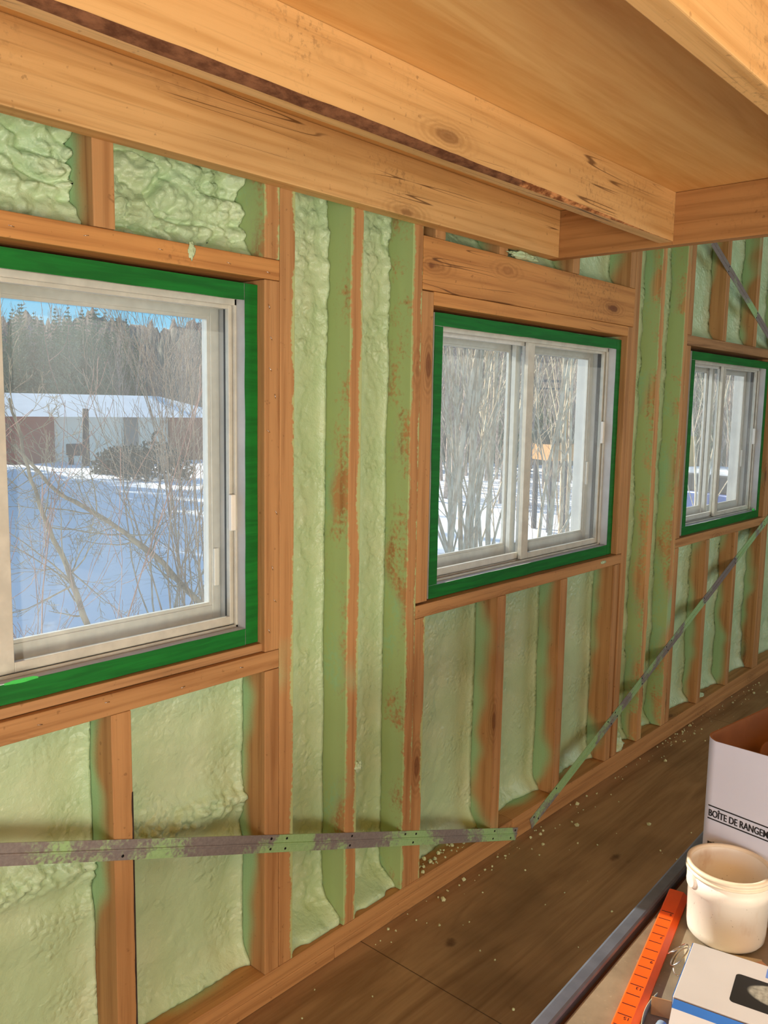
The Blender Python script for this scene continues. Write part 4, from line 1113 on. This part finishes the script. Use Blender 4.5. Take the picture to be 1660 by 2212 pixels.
bm = bmesh.new(); add_tube(bm, [(0, 0, -0.3), (0, 0, 1.6), (0.02, 0, 3.1)], [0.2, 0.18, 0.16], 10)
tag(mesh_obj('wooden_post', bm, plain('dark_post', rgb(92, 84, 84), 0.85), loc=(p.x, p.y, GZ)), 'thick dark post standing before the cream house wall', 'post')
bm = bmesh.new(); add_box(bm, -0.55, 0.55, -0.3, 0.3, 0.5, 1.15, 0.06); add_box(bm, -0.45, -0.35, -0.2, 0.2, -0.3, 0.5); add_box(bm, 0.35, 0.45, -0.2, 0.2, -0.3, 0.5)
p = at_y(168, 975, 42.5)
tag(mesh_obj('barbecue', bm, plain('dark_barbecue', rgb(84, 82, 82), 0.6), loc=(p.x, p.y, GZ)), 'dark boxy barbecue beside the post at the house', 'barbecue')
def evergreen_bush(px, py, yy, size, seed, label):
    rg2 = random.Random(seed); bm = bmesh.new()
    for i in range(1500):
        v = rdir(rg2)*rg2.uniform(0.6, 1.0); c = Vector((v.x*size, v.y*size, abs(v.z)*size*0.9)); w = 0.16
        bm.faces.new([bm.verts.new(c+rdir(rg2)*w) for _ in range(3)])
    p = at_y(px, py, yy); o = mesh_obj('evergreen_bush', bm, M['bush_green'], loc=(p.x, p.y, GZ)); tag(o, label, 'shrub')
evergreen_bush(262, 985, 36, 1.5, 5, 'dark rounded evergreen bush before the house, left one')
evergreen_bush(330, 985, 33, 1.9, 6, 'wider dark evergreen bush before the house, right one')

# stand with orange box and dark rack beyond the middle window
p = Vector((25.0*0.868, 25.0*0.497-1.5, GZ))
st = empty('loading_stand', p, rad(-28)); tag(st, 'orange wooden box on dark steel legs with a tall rack, beyond the middle window', 'stand')
ob = plain('orange_board', rgb(206, 146, 84), 0.7); dk = plain('dark_steel', rgb(70, 70, 78), 0.5, 0.3)
bm = bmesh.new(); add_box(bm, -0.75, 0.45, -0.5, 0.5, 2.05, 2.5, 0.01); mesh_obj('box', bm, ob, st)
for x, y in ((-0.65, -0.42), (0.35, -0.42), (-0.65, 0.42), (0.35, 0.42)):
    bm = bmesh.new(); add_box(bm, x-0.06, x+0.06, y-0.06, y+0.06, -0.3, 2.05, 0.01); mesh_obj('leg', bm, dk, st)
bm = bmesh.new(); add_box(bm, 0.10, 0.19, 0.42, 0.5, 2.5, 4.4); add_box(bm, -0.5, 0.45, 0.42, 0.48, 4.26, 4.33); add_box(bm, -0.7, 0.5, 0.42, 0.48, 4.05, 4.10)
mesh_obj('rack', bm, dk, st)
bm = bmesh.new(); add_box(bm, 0.22, 0.32, 0.36, 0.42, 2.5, 4.0, 0.01); mesh_obj('orange_post', bm, plain('orange_post', rgb(226, 160, 70), 0.6), st)
bm = bmesh.new(); add_box(bm, -0.95, 0.05, 0.1, 0.4, 2.5, 2.9, 0.12); mesh_obj('tarp', bm, plain('dark_green_tarp', rgb(66, 78, 66), 0.7, bump=0.5), st)

# blue vehicle under snow outside the right window
def vehicle():
    p = at_y(1530, 1085, 8.6); t = empty('car', (p.x, p.y, GZ+0.1), rad(70)); tag(t, 'blue snow-topped car parked outside the right window', 'car')
    blue = plain('blue_car_paint', rgb(58, 96, 170), 0.3, 0.1); 
    def loft(prof, w, mat, name, par, bev=0.06):
        bm = bmesh.new(); a = [bm.verts.new((x, -w, z)) for x, z in prof]; b = [bm.verts.new((x, w, z)) for x, z in prof]
        n = len(prof)
        for i in range(n): bm.faces.new((a[i], a[(i+1) % n], b[(i+1) % n], b[i]))
        bm.faces.new(a[::-1]); bm.faces.new(b)
        bmesh.ops.bevel(bm, geom=bm.edges[:], offset=bev, segments=2, profile=0.5, affect='EDGES', clamp_overlap=True)
        return mesh_obj(name, bm, mat, par)
    loft([(-2.2, 0.3), (2.2, 0.3), (2.25, 0.75), (1.2, 0.95), (-2.1, 0.95)], 0.85, blue, 'body', t)
    loft([(-1.9, 0.94), (1.15, 0.94), (0.55, 1.5), (-1.6, 1.5)], 0.74, plain('car_window', rgb(40, 48, 58), 0.15), 'cabin', t, 0.05)
    loft([(-1.65, 1.49), (0.6, 1.49), (0.5, 1.66), (-1.5, 1.68)], 0.76, plain('roof_snow', rgb(240, 242, 246), 0.7), 'roof_snow', t, 0.05)
    for x in (-1.4, 1.4):
        for y in (-0.8, 0.8):
            bm = bmesh.new(); bmesh.ops.create_cone(bm, cap_ends=True, segments=24, radius1=0.33, radius2=0.33, depth=0.2, matrix=Matrix.Translation((x, y, 0.33)) @ Matrix.Rotation(rad(90), 4, 'X')); mesh_obj('wheel', bm, M['track'], t)
    for x0, x1 in ((-1.62, -1.5), (-0.5, -0.42), (0.58, 0.75)):
        bm = bmesh.new()
        for y in (-0.755, 0.755): add_tube(bm, [(x0 if x0 < 0 else x1+0.25, y, 0.95), (x0 if x0 < 0 else x0, y, 1.5)], 0.03, 6)
        mesh_obj('pillar', bm, blue, t)
vehicle()
p = at_y(1492, 980, 9.5)
bm = bmesh.new(); add_box(bm, -0.22, 0.22, -0.1, 0.1, 1.5, 2.7, 0.05); add_box(bm, -0.08, 0.08, -0.06, 0.06, -0.3, 1.5, 0.02)
tag(mesh_obj('yellow_post', bm, plain('yellow_paint', rgb(228, 172, 70), 0.5), loc=(p.x, p.y, GZ)), 'yellow post seen at the left edge of the right window', 'post')
